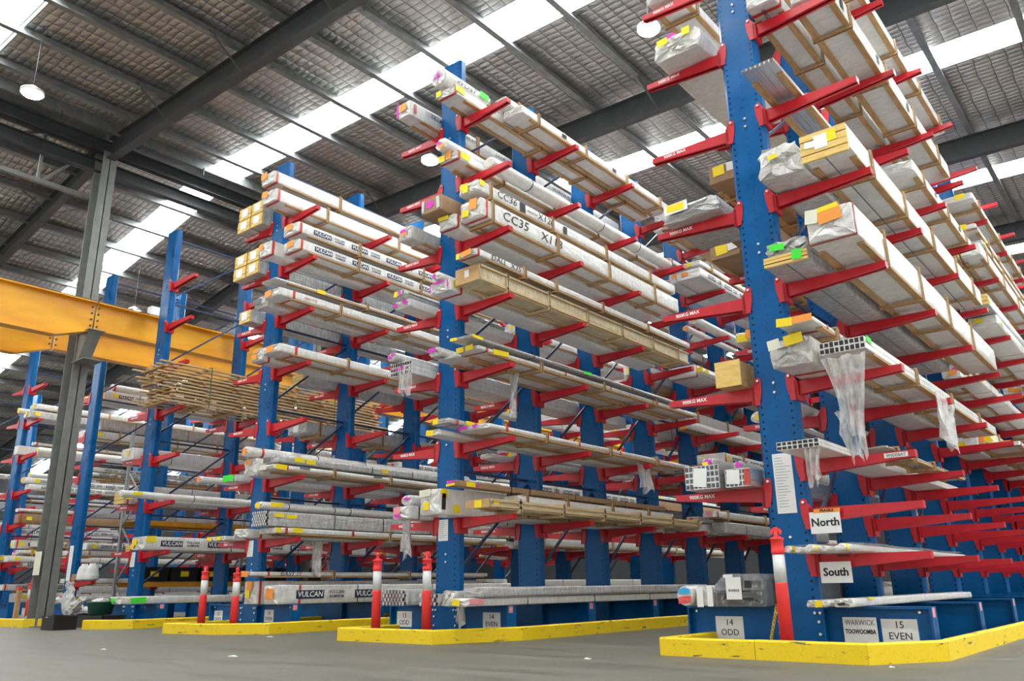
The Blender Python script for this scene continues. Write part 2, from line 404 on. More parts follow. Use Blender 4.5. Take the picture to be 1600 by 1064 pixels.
for y_ in (-1.2, -3.6, -6.0): b = MB(); b.bar((0, y_, 9.45), (0, y_, 10.7), .06, .06, 'post_steel'); b.build('web_member', root)
for (ya, za, yb, zb) in ((-1.3, 10.6, -3.5, 9.5), (-3.7, 10.6, -5.9, 9.5), (-.15, 10.6, -1.1, 9.5)):
    b = MB(); b.bar((0, ya, za), (0, yb, zb), .06, .06, 'post_steel'); b.build('web_member', root)

# high-bay lamps
def lamp(x, y, z, label, top=None):
    top = zsheet(x) if top is None else top
    root = thing('high_bay_lamp', (x, y, z), label, 'lamp')
    b = MB(); b.lathe([(.05, .16), (.09, .13), (.20, .05), (.20, .0)], 'aluminium', 24); b.build('housing', root)
    b = MB(); b.lathe([(.18, -.005), (.17, -.02)], 'lamp_glow', 24); b.build('lens', root)
    b = MB(); b.box(-.004, .004, -.004, .004, .15, top - z - .03, 'black'); b.build('cable', root)
lamp(-11.2, 11.05, 9.4, 'lit round ceiling lamp beside top of second rack')
lamp(-5.5, 10.5, 9.55, 'lit round ceiling lamp left of the nearest rack top')
lamp(-15.0, 4.55, 9.42, 'lit ceiling lamp at upper left of the photo')
lamp(-23.0, 10.6, 8.55, 'lit ceiling lamp above the yellow crane beam')
lamp(-26.8, 10.4, 8.2, 'lit ceiling lamp just under the crane beam haunch')
lamp(-10.2, 22.0, 9.4, 'lit ceiling lamp far behind the second rack'); lamp(-15.5, 23.0, 9.4, 'lit ceiling lamp far behind the third rack')

# ------------------------------------------------------------------ kerbs
def kerb(y0, pts, label, cuts=1.2):
    """guard kerb of straight yellow rails laid along a polyline"""
    root = thing('guard_kerb', (pts[0][0], pts[0][1], 0), label, 'kerb'); ox, oy = pts[0]
    for (a, c) in zip(pts[:-1], pts[1:]):
        a = Vector((a[0], a[1])); c = Vector((c[0], c[1])); L = (c - a).length; d = (c - a) / L; nrm = Vector((-d.y, d.x))
        n = max(1, round(L / cuts)) if L < 4 else max(1, round(L / 1.9))
        for i in range(n):
            p = a + d * (L * i / n + .003); q = a + d * (L * (i + 1) / n - .003)
            b = MB(); w = .07
            P = [p, q, q + nrm * w, p + nrm * w]; z1 = .162 - RND.random() * .004
            ch = .015
            lo = [(v.x - ox, v.y - oy, 0) for v in P]; mid = [(v.x - ox, v.y - oy, z1 - ch) for v in P]
            cen = (P[0] + P[2]) / 2
            top = [(v.x - ox + (nrm.x if k < 2 else -nrm.x) * ch, v.y - oy + (nrm.y if k < 2 else -nrm.y) * ch, z1) for k, v in enumerate(P)]
            b.hexa(lo + mid, 'kerb_yellow'); b.hexa(mid + top, 'kerb_yellow'); b.build('kerb_rail', root)
kerb(0, [(-4.05, 24), (-4.05, 7.08)], 'yellow side kerb left of the nearest rack, facing the aisle')
kerb(0, [(-4.06, 7.08), (-2.18, 7.01), (-1.75, 7.69), (-1.70, 26)], 'yellow guard kerb around front and right of nearest rack')
kerb(0, [(-8.73, 22), (-8.73, 7.11)], 'yellow side kerb left of the second rack')
kerb(0, [(-8.74, 7.11), (-7.05, 7.12), (-6.58, 8.2), (-6.46, 24)], 'yellow guard kerb around front and right of second rack')
kerb(0, [(-12.84, 22), (-12.84, 7.0)], 'yellow side kerb left of the third rack')
kerb(0, [(-12.85, 6.99), (-11.61, 7.17), (-10.98, 7.65), (-10.95, 24)], 'yellow guard kerb around front and right of third rack')
kerb(0, [(-15.84, 7.08), (-15.30, 7.35), (-15.05, 7.62), (-15.2, 22)], 'yellow guard kerb in front of fourth rack, beside black crate')
kerb(0, [(-22.5, 6.65), (-17.95, 6.9), (-17.8, 7.4)], 'yellow guard kerb behind the grey post at far left')

# ------------------------------------------------------------------ cantilever racks
CHW = .21; CT = .075          # column half width, half thickness
def col_mesh(top):
    b = MB(); c = .03
    poly = [(-CHW, -CT + c), (-CHW + c, -CT), (CHW - c, -CT), (CHW, -CT + c), (CHW, CT - c), (CHW - c, CT), (-CHW + c, CT), (-CHW, CT - c)]
    b.prism(poly, 'z', 0, top, 'column_blue'); return b.mesh('column')
def arm_mesh(length, sgn):
    b = MB(); w = .048; L0 = CHW; L1 = CHW + length
    X = lambda x: sgn * x
    def plate(p8):
        p8 = [(X(p[0]), p[1], p[2]) for p in p8]
        if sgn < 0: p8 = [p8[i] for i in (1, 0, 3, 2, 5, 4, 7, 6)]
        b.hexa(p8, 'red')
    hr, ht = .135, .055
    plate([(L0, -w, -.01), (L1, -w, -.01), (L1, w, -.01), (L0, w, -.01), (L0, -w, 0), (L1, -w, 0), (L1, w, 0), (L0, w, 0)])
    for s_ in (-1, 1):
        ya, yb = (s_ * w, s_ * (w - .012)); ya, yb = min(ya, yb), max(ya, yb)
        plate([(L0, ya, -hr), (L1, ya, -ht), (L1, yb, -ht), (L0, yb, -hr), (L0, ya, -.01), (L1, ya, -.01), (L1, yb, -.01), (L0, yb, -.01)])
    for s_ in (-1, 1):     # inward lips under the channel
        ya, yb = sorted((s_ * w, s_ * .018))
        plate([(L0, ya, -hr - .008), (L1, ya, -ht - .008), (L1, yb, -ht - .008), (L0, yb, -hr - .008), (L0, ya, -hr), (L1, ya, -ht), (L1, yb, -ht), (L0, yb, -hr)])
    plate([(L1, -w, -ht - .008), (L1 + .008, -w, -ht - .008), (L1 + .008, w, -ht - .008), (L1, w, -ht - .008), (L1, -w, .004), (L1 + .008, -w, .004), (L1 + .008, w, .004), (L1, w, .004)])
    for s_ in (-1, 1):     # bracket cheeks over the column
        ya, yb = sorted((s_ * (CT + .002), s_ * (CT + .014)))
        poly = [(CHW - .075, -.06), (CHW - .045, -.20), (CHW + .035, -.20), (CHW + .035, -.002), (CHW - .005, .05), (CHW - .02, .085), (CHW - .045, .095), (CHW - .07, .08), (CHW - .08, .05)]
        poly = [(X(p[0]), p[1]) for p in poly]
        if sgn < 0: poly = poly[::-1]
        b.prism(poly, 'y', ya, yb, 'red')
    plate([(L0 + .002, -CT - .014, -.20), (L0 + .03, -CT - .014, -.20), (L0 + .03, CT + .014, -.20), (L0 + .002, CT + .014, -.20), (L0 + .002, -CT - .014, 0), (L0 + .03, -CT - .014, 0), (L0 + .03, CT + .014, 0), (L0 + .002, CT + .014, 0)])
    return b.mesh('arm')
ARM = {}
def get_arm(length, sgn):
    k = (length, sgn)
    if k not in ARM: ARM[k] = arm_mesh(length, sgn)
    return ARM[k]
bb = MB(); bb.lathe([(.016, 0), (.016, .014), (.010, .020)], 'bolt_steel', 8, (0, 0, 0), 'y')
for i, v in enumerate(bb.v): bb.v[i] = (v[0], -v[1], v[2])
BOLT = bb.mesh('bolt')
RATE = text_mesh('900KG MAX', .055, 'white_ink', 0, .001, 1.0, .0012)
def base_mesh(hl):
    b = MB(); z1 = .408
    b.box(-hl, hl, -.014, .014, .02, z1 - .02, 'blue'); b.box(-hl, hl, -.085, .085, z1 - .02, z1, 'blue'); b.box(-hl, hl, -.085, .085, 0, .02, 'blue')
    for sx in (-1, 1):
        b.box(*sorted((sx * hl, sx * (hl - .02))), -.085, .085, .02, z1 - .02, 'blue')
    b.box(-.24, .24, -.084, .084, .021, z1 - .021, 'blue')
    return b.mesh('base')
def rack(key, xc, y0, ncol, dy, top, left, right, la, label, detail=2, base_hl=1.17):
    root = thing('cantilever_rack', (xc, y0 + .08, 0), label, 'rack')
    cm = col_mesh(top); bm = base_mesh(base_hl); narm = 0; rest = MB()
    for k in range(ncol):
        y = dy * k
        c = link('column', cm, root, (0, y, 0)); ba = link('base', bm, root, (0, y, 0))
        if detail and k < 5:
            fl = MB(); fl.box(base_hl + .001, base_hl + .003, -.06, .02, .32, .40, 'pink_tag'); fl.build('paper_tag', ba)
        if k == 0 and detail:
            for (bx, bz) in ((-1.09, .36), (1.06, .36), (.16, .35), (.21, .35), (-.16, .35), (-.21, .35), (.19, .27), (.19, .16), (-.19, .27), (-.19, .16)):
                link('bolt', BOLT, ba, (bx, -.02 if abs(bx) > 1 else -.087, bz))
            z = .95
            while z < top:
                link('bolt', BOLT, c, (.0, -CT, z)); link('bolt', BOLT, c, (.0, -CT, z + .10)); z += 1.55
        for sgn, levels in ((-1, left), (1, right)):
            for z in levels:
                if narm < 96 or k == 0:
                    a = link('arm', get_arm(la, sgn), root, (0, y, z)); narm += 1
                    if k == 0 and detail:
                        link('bolt', BOLT, a, (sgn * (CHW - .045), -CT - .013, .055))
                    if sgn < 0 and detail and k < 2:
                        t_ = link('load_rating', RATE, a); t_.matrix_local = Matrix.Translation((-(CHW + la - .30), -.0485, -.038)) @ ROT['front']; t_['label'] = 'white capacity lettering'
                else:
                    me = get_arm(la, sgn); kk = len(rest.v)
                    rest.v += [(v.co.x, v.co.y + y, v.co.z + z) for v in me.vertices]
                    for p in me.polygons: rest.face([kk + i for i in p.vertices], 'red')
        if k < ncol - 1:
            z = .75; j = 0
            while z + 1.5 < top:
                b = MB(); za, zb = (z, z + 1.35)
                b.bar((0, y + CT, za), (0, y + dy - CT, zb), .035, .035, 'dark_blue'); b.build('brace', root)
                b = MB(); b.bar((0, y + CT, zb + .06), (0, y + dy - CT, zb + .06), .035, .035, 'dark_blue'); b.build('tie_bar', root)
                z += 1.55; j += 1
    if rest.v: o = rest.build('arm', root); o['kind'] = 'stuff'
    return root
LV = dict(A=([1.61, 2.65, 3.66, 4.69, 5.71, 6.76, 7.80], [.94, 1.38, 1.84, 2.65, 3.70, 4.73, 5.80, 6.93, 8.0]),
          B=([1.555, 2.55, 3.54, 4.49, 5.49, 6.49, 7.48], [1.57, 2.56, 3.55, 4.53, 5.53, 6.54, 7.58]),
          C=([1.5, 2.49, 3.47, 4.46, 5.39, 6.37, 7.37], [1.5, 2.5, 3.47, 4.46, 5.44, 6.42, 7.4]),
          D=([1.5, 2.45, 3.42, 4.40], [1.47, 2.44, 3.4, 4.38, 5.35, 6.33, 7.29]),
          E=([1.5, 2.45, 3.4, 4.4, 5.4, 6.4], [.95]), F=([1.5, 2.45, 3.4, 4.4, 5.4, 6.4], [1.5, 2.5, 3.4, 4.4, 5.36, 6.37]), G=([1.5, 2.45, 3.4, 4.4, 5.4], [1.5, 2.5, 3.4, 4.4, 5.36]))
DZ = -.062
LV = {k: ([round(z + DZ, 3) for z in v[0]], [round(z + DZ, 3) for z in v[1]]) for k, v in LV.items()}
XC = dict(G=-30.2, A=-3.09, B=-7.74, C=-12.38, D=-16.83, E=-20.6, F=-25.4)
Y0 = dict(G=9.0, A=8.05, B=8.05, C=8.2, D=8.4, E=8.75, F=8.9)
LA = dict(G=.9, A=1.01, B=.9, C=.9, D=.9, E=.9, F=.9)
rack('A', XC['A'], Y0['A'], 10, 1.95, 9.6, *LV['A'], LA['A'], 'nearest blue cantilever rack at right with red arms', 2)
rack('B', XC['B'], Y0['B'], 9, 1.75, 8.58, *LV['B'], LA['B'], 'second blue cantilever rack from the right, centre of photo', 2, 1.05)
rack('C', XC['C'], Y0['C'], 9, 1.76, 8.55, *LV['C'], LA['C'], 'third blue cantilever rack from the right, left of centre', 2)
rack('D', XC['D'], Y0['D'], 8, 1.9, 8.52, *LV['D'], LA['D'], 'fourth blue cantilever rack from the right, just right of grey post', 1)
rack('E', XC['E'], Y0['E'], 8, 1.9, 8.52, *LV['E'], LA['E'], 'fifth blue cantilever rack, behind the grey post', 0)
rack('F', XC['F'], Y0['F'], 7, 1.9, 7.6, *LV['F'], LA['F'], 'sixth blue cantilever rack at the left edge', 0)
rack('G', -30.2, 9.0, 6, 1.9, 7.2, *LV['G'], .9, 'farthest blue cantilever rack, partly behind the sixth', 0)

# ------------------------------------------------------------------ bundles of long metal stock
RACKN = dict(A='nearest rack', B='second rack', C='third rack', D='fourth rack', E='fifth rack', F='sixth rack', G='seventh rack')
ORD = ['bottom', 'first', 'second', 'third', 'fourth', 'fifth', 'sixth', 'seventh', 'eighth', 'ninth']
def section(w, h, r, sub=2):
    """rounded rectangle outline in (x, z), z from 0 to h"""
    pts = []; r = min(r, w * .45, h * .45)
    cs = [(w / 2 - r, r, -PI / 2), (w / 2 - r, h - r, 0), (-w / 2 + r, h - r, PI / 2), (-w / 2 + r, r, PI)]
    for i, (cx, cz, a0) in enumerate(cs):
        arc = [(cx + r * math.cos(a0 + PI / 2 * k / 2), cz + r * math.sin(a0 + PI / 2 * k / 2)) for k in range(3)]
        pts += arc
        nx = cs[(i + 1) % 4]; q = (nx[0] + r * math.cos(nx[2]), nx[1] + r * math.sin(nx[2])); p = arc[-1]
        for k in range(1, sub + 1): t = k / (sub + 1); pts.append((p[0] + (q[0] - p[0]) * t, p[1] + (q[1] - p[1]) * t))
    return pts
def loft_body(sec, L, mat, amp=.004, crumple=.02, seg=.5, endmat=None, z0=0.):
    b = MB(); n = len(sec); cx = sum(p[0] for p in sec) / n; cz = sum(p[1] for p in sec) / n
    def ring(y, sc, a, dy=0.):
        return [(cx + (p[0] - cx) * sc + RND.uniform(-a, a), y + RND.uniform(-dy, dy), z0 + max(0.001, cz + (p[1] - cz) * sc + RND.uniform(-a, a))) for p in sec]
    ys = [.03]; k = max(2, int(L / seg))
    ys += [.03 + (L - .06) * (i + RND.uniform(-.15, .15)) / k for i in range(1, k)] + [L - .03]
    rings = [ring(-crumple * .1, .25, amp * 1.5, crumple * .35), ring(-crumple * .05, .62, amp * 2, crumple * .4), ring(crumple * .1, .93, amp, crumple * .25)]
    nf = len(rings)
    rings += [ring(y, 1, amp) for y in ys] + [ring(L - .005, .93, amp), ring(L, .5, amp)]
    b.loft(rings[:nf + 1], endmat or mat, caps='first', smooth=False); b.loft(rings[nf:], mat, caps='last')
    return b
def band(sec, y0, y1, mat, off=.004, z0=0.):
    n = len(sec); cx = sum(p[0] for p in sec) / n; cz = sum(p[1] for p in sec) / n
    b = MB(); e = []
    for p in sec:
        dx, dz = p[0] - cx, p[1] - cz; l = max(1e-6, math.hypot(dx, dz)); e.append((p[0] + off * (1 if dx > 0 else -1), p[1] + off * (1 if dz > 0 else -1)))
    b.loft([[(p[0], y, z0 + p[1]) for p in e] for y in (y0, y1)], mat, caps=False)
    b.loft([[(p[0] * .98, y, z0 + cz + (p[1] - cz) * .98) for p in e] for y in (y0, y1)], mat, caps=False)
    return b
LOGO_BOX = None
def logo_unit(h):
    """white-on-navy name block and the navy two-line name beside it, as one printed mark"""
    global LOGO_BOX
    k = round(h, 3)
    if LOGO_BOX is None: LOGO_BOX = {}
    if k not in LOGO_BOX:
        b = MB(); w = h * 4.2
        b.box(0, w, 0, h, 0, .001, 'navy_ink')
        def add(me, ox, oy, oz, mat):
            kk = len(b.v); b.v += [(v.co.x + ox, v.co.y + oy, v.co.z + oz) for v in me.vertices]
            for p in me.polygons: b.face([kk + i for i in p.vertices], mat)
        add(text_mesh('VULCAN', h * .92, 'white_ink', .12, .0008, 1.05, .0015), w / 2, h / 2, .0012, 'white_ink')
        add(text_mesh('VULCAN', h * .55, 'navy_ink', .1, .0008, 1.15, .001), w * 1.47, h * .76, .0006, 'navy_ink')
        add(text_mesh('ALUMINIUM', h * .42, 'navy_ink', .1, .0008, 1.05, .001), w * 1.47, h * .22, .0006, 'navy_ink')
        LOGO_BOX[k] = b.mesh('printed_logo')
    return LOGO_BOX[k]
def sticker(root, face, a, z, w, h, mat, xh, name='sticker', rot=0.):
    """thin paper rectangle: on the front end (a = x) or on the right/left side (a = y)"""
    b = MB(); t = .0015; c, s_ = math.cos(rot), math.sin(rot)
    P = [(-w / 2, -h / 2), (w / 2, -h / 2), (w / 2, h / 2), (-w / 2, h / 2)]
    P = [(x_ * c - z_ * s_, x_ * s_ + z_ * c) for x_, z_ in P]
    if 'spray' in mat:
        P = []
        for i in range(14):
            q = 2 * PI * i / 14; rr = RND.uniform(.55, 1.15)
            P.append((w * .55 * rr * math.cos(q), h * .6 * rr * math.sin(q)))
        poly = [(a + p, max(z * 0 + .004, z + q)) for p, q in P]
        if face == 'front': b.prism(poly, 'y', -t, 0, mat); o = b.build(name, root, (0, xh, 0))
        else: b.prism(poly, 'x', 0, t, mat); o = b.build(name, root, (xh, 0, 0))
        o['label'] = mat.replace('_', ' ') + ' paint'; return o
    if face == 'front': b.hexa([(a + p, -t, z + q) for p, q in P] + [(a + p, 0, z + q) for p, q in P], mat); o = b.build(name, root, (0, xh, 0))
    else:
        b.hexa([(0, a + p, z + q) for p, q in P] + [(t, a + p, z + q) for p, q in P], mat); o = b.build(name, root, (xh, 0, 0))
    o['label'] = mat.replace('_', ' ').replace('sticker ', '') + ' ' + ('sheet' if 'paper' in mat else 'mark')
    return o
SIMPLE = {}
def pack(key, side, lvl, look, pos, style, x0, x1, z0, h, y0, y1, frames=None, tape=None, st=(), sst=(), logo=0, txt=None, bay='', mat=None, crumple=None, strap=(), group=None, label=None, lite=False, undertxt=None, amp=None):
    w, L = x1 - x0, y1 - y0; zb = z0 + DZ + .003
    where = '%s arms up, %s of %s' % (ORD[lvl], side, RACKN[key]) if lvl else 'bottom beam, %s of %s' % (side, RACKN[key])
    lab = label or ('%s, %s, %s%s' % (look, pos, where, bay)).replace(', ,', ',')
    cat = 'crate' if style in ('crate', 'ycrate', 'ply') else 'roll' if style == 'roll' else 'bundle' if style in ('bare', 'tubes') else 'pack'
    nm = {'crate': 'timber_crate', 'ycrate': 'timber_crate', 'ply': 'timber_crate', 'roll': 'wrapped_roll', 'bare': 'profile_bundle', 'tubes': 'tube_bundle', 'kraft': 'kraft_carton'}.get(style, 'wrapped_pack')
    root = thing(nm, ((x0 + x1) / 2, y0, zb), lab, cat, group)
    m_ = mat or dict(white='white_wrap', grey='grey_wrap', kraft='kraft', crate='cream_wrap', ycrate='grey_wrap', roll='white_wrap', bare='aluminium', tubes='grey_wrap', bag='clear_wrap', black='black_wrap')[style]
    zo = 0.
    fr = frames
    if fr: zo = .055
    hb = h - zo
    r_ = dict(white=.018, grey=.02, kraft=.008, crate=.008, ycrate=.006, bare=.006, tubes=.02, bag=.05, black=.015, roll=.2).get(style, .015)
    if style == 'roll': sec = [(w / 2 * math.cos(2 * PI * i / 16 - PI / 2), h / 2 + h / 2 * math.sin(2 * PI * i / 16 - PI / 2)) for i in range(16)]; zo = 0
    elif style == 'bare':
        sec = []; nz_ = max(2, int(hb / .05)); nx_ = max(2, int(w / .07)); g = .006
        for i in range(nx_): a = -w / 2 + w * i / nx_; sec += [(a + .003, 0), (a + w / nx_ - .004, 0), (a + w / nx_, g)]
        for i in range(nz_): a = hb * i / nz_; sec += [(w / 2, a + .004), (w / 2, a + hb / nz_ - .004), (w / 2 - g, a + hb / nz_)]
        for i in range(nx_): a = w / 2 - w * i / nx_; sec += [(a - .003, hb), (a - w / nx_ + .004, hb), (a - w / nx_, hb - g)]
        for i in range(nz_): a = hb - hb * i / nz_; sec += [(-w / 2, a - .004), (-w / 2, a - hb / nz_ + .004), (-w / 2 + g, a - hb / nz_)]
    else: sec = section(w, hb, r_, 1 if lite else 2)
    am = amp if amp is not None else dict(white=.004, grey=.006, bag=.02, bare=0, crate=.005, ycrate=.002, kraft=.002, tubes=.006, black=.003, roll=.006).get(style, .004)
    cr = crumple if crumple is not None else dict(white=.02 if lite else .045, grey=.03, bag=.08, bare=0, kraft=.004, crate=.004, ycrate=.003, tubes=.03, black=.01, roll=.03).get(style, .02)
    if style == 'bare':
        b = MB(); b.loft([[(p[0], y, zo + p[1]) for p in sec] for y in (0, L)], m_, caps=True, smooth=False); b.build('profiles', root)
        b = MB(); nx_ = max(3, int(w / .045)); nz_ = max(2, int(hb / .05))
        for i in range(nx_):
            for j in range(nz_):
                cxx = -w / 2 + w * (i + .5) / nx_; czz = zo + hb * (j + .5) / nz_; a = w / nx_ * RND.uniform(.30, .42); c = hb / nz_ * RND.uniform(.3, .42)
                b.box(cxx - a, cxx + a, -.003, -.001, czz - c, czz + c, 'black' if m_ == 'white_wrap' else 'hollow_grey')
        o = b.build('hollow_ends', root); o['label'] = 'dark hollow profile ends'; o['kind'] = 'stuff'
    else:
        loft_body(sec, L, m_, am, cr, .9 if lite else .5, None, zo).build('wrapping' if style != 'kraft' else 'carton', root)
    if style == 'tubes' and not lite:
        b = MB(); q = max(3, int(w / .055)); rr = w / q / 2 * .9; zz = rr
        row = 0
        while zz < hb - rr * .3:
            for i in range(q - row % 2): b.lathe([(rr, -.035), (rr * .78, -.036), (rr * .75, .0)], ['aluminium', 'black'], 8, (-w / 2 + rr + (i + .5 * (row % 2)) * w / q, 0, zo + zz), 'y')
            zz += rr * 1.75; row += 1
        o = b.build('tube_ends', root); o['kind'] = 'stuff'
    if style == 'ycrate':
        b = MB(); k = max(3, int(h / .07))
        for i in range(k):
            za, zc = h * i / k, h * (i + 1) / k - .008
            b.box(-w / 2 - .004, w / 2 + .004, -.03 - .006 * (i % 2), 0, za, zc, 'yellow_timber')
        b.build('end_board', root)
        b = MB(); b.box(-.008, .004, -.002, L, -.002, 0, 'tarp_grey')
        b.build('seam', root)
    if fr:
        wd = 'timber' if style != 'crate' else 'pale_timber'
        for sx in (-1, 1):
            b = MB(); b.box(*sorted((sx * w / 2, sx * (w / 2 - min(.07, w * .2)))), .25, L - .12, .035, .054, wd); b.build('runner', root)
        if w > .6 and not lite:
            b = MB(); b.box(-.04, .04, .25, L - .12, .035, .054, wd); b.build('runner', root)
        for y in fr:
            if y > L - .05: continue
            b = MB(); t_ = .018; wf = RND.uniform(.045, .065)
            b.box(-w / 2 - t_, w / 2 + t_, y, y + wf, 0, .034, wd)
            for sx in (-1, 1): b.box(*sorted((sx * (w / 2 + .006), sx * (w / 2 + .006 + t_))), y + .002, y + wf - .002, .034, h + .012, wd)
            b.box(-w / 2 - t_, w / 2 + t_, y, y + wf, h + .012, h + .03, wd)
            if not lite: b.box(-w / 2 - t_ - .007, w / 2 + t_ + .007, y + wf / 2 - .007, y + wf / 2 + .007, -.001, .0, 'black'); b.box(w / 2 + t_ + .006, w / 2 + t_ + .008, y + wf / 2 - .007, y + wf / 2 + .007, 0, h + .03, 'black')
            b.build('timber_frame', root)
    if style == 'crate':
        b = MB(); nn = int(L / .55)
        for k in range(2): b.box(w / 2 + .006, w / 2 + .024, .02, L - .02, zo + (hb - .03) * k, zo + (hb - .03) * k + .03, 'pale_timber')
        b.build('rail', root)
        b = MB(); b.box(-w / 2 - .01, w / 2 + .01, -.02, -.004, zo - .01, h, 'ply'); b.build('end_board', root)
    for y in strap:
        o = band(sec, y, y + .016, 'black', .005, zo).build('strap', root)
    if tape:
        for (ya, yb) in tape: band(sec, ya, yb, 'red_tape', .006, zo).build('warning_tape', root)
    fy = -.05 if style == 'bag' else -.024 if style == 'white' and not lite else -.014 if style in ('white', 'grey', 'roll', 'tubes') else -.037 if style == 'ycrate' else -.024 if style == 'crate' else -.006
    for i, (fx, fz, sw, sh, mt) in enumerate(st):
        sticker(root, 'front', fx * w / 2, zo + fz * hb, sw, sh, mt, fy - .002 * i, 'spray_mark' if 'spray' in mt else 'sticker', RND.uniform(-.12, .12))
    sd = 1 if side == 'right' or key in 'ABCDEFG' else -1
    for i, (yy, fz, sw, sh, mt) in enumerate(sst):
        sticker(root, 'side', yy, zo + fz * hb, sw, sh, mt, w / 2 + am * 1.2 + .004 + (.012 if style == 'roll' else 0), 'spray_mark' if 'spray' in mt else 'sticker', RND.uniform(-.06, .06))
    if logo:
        lh = logo; me = logo_unit(lh); step = lh * 9.2; y = .35
        while y + lh * 8 < min(L - .1, 5.2):
            o = link('printed_logo', me, root); o.matrix_local = Matrix.Translation((w / 2 + am + .004, y, zo + hb * .5 - lh / 2)) @ ROT['right']; y += step
    if txt:
        for (tt, ty, tz, ts, tm) in txt:
            text('handwriting' if tm == 'ink' else 'lettering', tt, ts, tm, root, (w / 2 + am + .005, ty, zo + tz * hb), 'right', shear=.15, sx=1.25, bold=-.0005 if tm == 'ink' else 0)
    if undertxt:
        for (tt, ty, ts, tm) in undertxt: text('lettering', tt, ts, tm, root, (0, ty, -.002), 'under')
    return root
FR = [.75, 2.05, 3.35, 4.65]; FR5 = [.55, 1.5, 2.5, 3.5, 4.5, 5.4]
Y, O, G_, M_, PW, PK = 'sticker_yellow', 'sticker_orange', 'sticker_green', 'magenta_spray', 'paper', 'pink_tag'
# --- second rack, right side, front bay
pack('B', 'right', 7, 'white pack with red tape', 'lower inner', 'white', -7.52, -7.18, 7.58, .19, 7.55, 13.2, FR, [(.01, .05)], [(-.75, .6, .10, .09, Y)], [(.12, .7, .2, .1, Y)])
pack('B', 'right', 7, 'round roll with magenta cross', 'upper inner', 'roll', -7.56, -7.27, 7.80, .29, 7.45, 12.2, None, None, [(0, .5, .22, .03, M_), (.02, .5, .03, .2, M_)], [(.85, .6, .2, .10, G_), (1.05, .45, .12, .12, 'ink'), (2.6, .45, .14, .12, 'ink'), (3.5, .45, .12, .12, 'ink')], txt=[('WDS7', .45, .5, .13, 'ink')], crumple=.05)
pack('B', 'right', 7, 'white timber framed pack', 'upper outer', 'white', -7.22, -6.98, 7.81, .16, 8.5, 13.3, [.3, 1.5, 2.7, 3.9], None, (), [(.8, .5, .1, .1, 'ink'), (2.2, .5, .1, .1, 'ink'), (3.4, .5, .1, .1, 'ink')])
pack('B', 'right', 7, 'plain white pack', 'lower outer', 'white', -7.13, -6.75, 7.58, .19, 8.6, 13.2, [.4, 1.7, 3.0, 4.2], None, (), [(1.1, .5, .12, .07, 'ink'), (2.6, .5, .12, .07, 'ink')])
pack('B', 'right', 6, 'white pack with orange sticker', 'lower inner', 'white', -7.54, -7.18, 6.54, .18, 7.62, 13.4, [1.0, 2.3, 3.6, 4.9], [(.02, .06)], [(-.6, .5, .13, .10, Y), (.15, .6, .10, .12, O)], [(.16, .6, .2, .1, Y)])
pack('B', 'right', 6, 'magenta sprayed roll', 'upper inner', 'roll', -7.50, -7.26, 6.73, .2, 7.5, 13.3, None, None, [(-.3, .6, .12, .05, M_), (.1, .3, .1, .06, O)], (), strap=[.9, 1.9, 2.9, 4.1])
pack('B', 'right', 6, 'long white roll', 'outer', 'roll', -7.12, -6.88, 6.54, .2, 8.1, 13.4, None, None, (), (), strap=[.9, 1.9, 2.9, 4.1])
pack('B', 'right', 5, 'white pack with red tape', 'inner', 'white', -7.54, -7.20, 5.53, .2, 7.62, 13.2, None, [(.03, .07)], [(-.3, .85, .2, .06, Y)])
pack('B', 'right', 5, 'orange stickered timber framed pack', 'lower outer', 'white', -7.16, -6.76, 5.53, .32, 7.66, 13.3, [.22, 1.75, 3.2, 4.7], [(.10, .14)], [(.35, .7, .14, .16, O), (-.35, .3, .13, .10, Y)], txt=[('CC35', .75, .55, .2, 'ink'), ('X113', 1.62, .5, .2, 'ink')])
pack('B', 'right', 5, 'yellow stickered timber framed pack', 'upper outer', 'white', -7.14, -6.78, 5.89, .23, 7.62, 13.25, [.24, 1.7, 3.2, 4.65], None, [(-.35, .65, .14, .09, Y), (-.2, .3, .10, .08, Y)], [(.08, .75, .1, .09, Y), (.98, .5, .13, .14, 'ink'), (2.05, .5, .1, .12, 'ink')], txt=[('CC36', .62, .55, .15, 'ink'), ('X120', 1.55, .5, .15, 'ink'), ('modular', 1.22, .5, .06, 'grey_ink')])
pack('B', 'right', 4, 'cream timber lattice crate', 'outer', 'crate', -7.10, -6.70, 4.53, .27, 7.55, 13.4, FR5, None, [(0, .55, .08, .10, PW)])
pack('B', 'right', 4, 'orange stickered white pack', 'upper outer', 'white', -6.98, -6.64, 4.83, .15, 7.42, 13.4, [1.0, 1.75, 3.0, 4.4], [(.03, .07)], [(.1, .5, .18, .08, O), (-.8, .35, .06, .08, Y)], txt=[('DALL  X35', .62, .5, .11, 'ink')])
pack('B', 'right', 4, 'magenta taped pack', 'inner', 'white', -7.54, -7.16, 4.53, .17, 7.48, 13.0, None, [(.2, .24)], [(0, .85, .3, .03, M_), (.85, .5, .03, .14, M_), (-.85, .4, .03, .12, M_)], [(.12, .6, .12, .09, Y)])
pack('B', 'right', 4, 'small magenta sprayed roll', 'upper inner', 'roll', -7.45, -7.28, 4.71, .11, 7.42, 9.4, None, None, [(-.3, .5, .07, .06, M_)])
pack('B', 'right', 3, 'yellow labelled white pack', 'outer', 'white', -7.05, -6.66, 3.55, .11, 7.48, 13.5, [1.3, 2.9, 4.5], [(.16, .19), (1.9, 1.93), (3.1, 3.13), (4.4, 4.43)], [(-.5, .5, .13, .07, Y), (.35, .55, .13, .07, Y)], [(.45, .55, .32, .07, Y)])
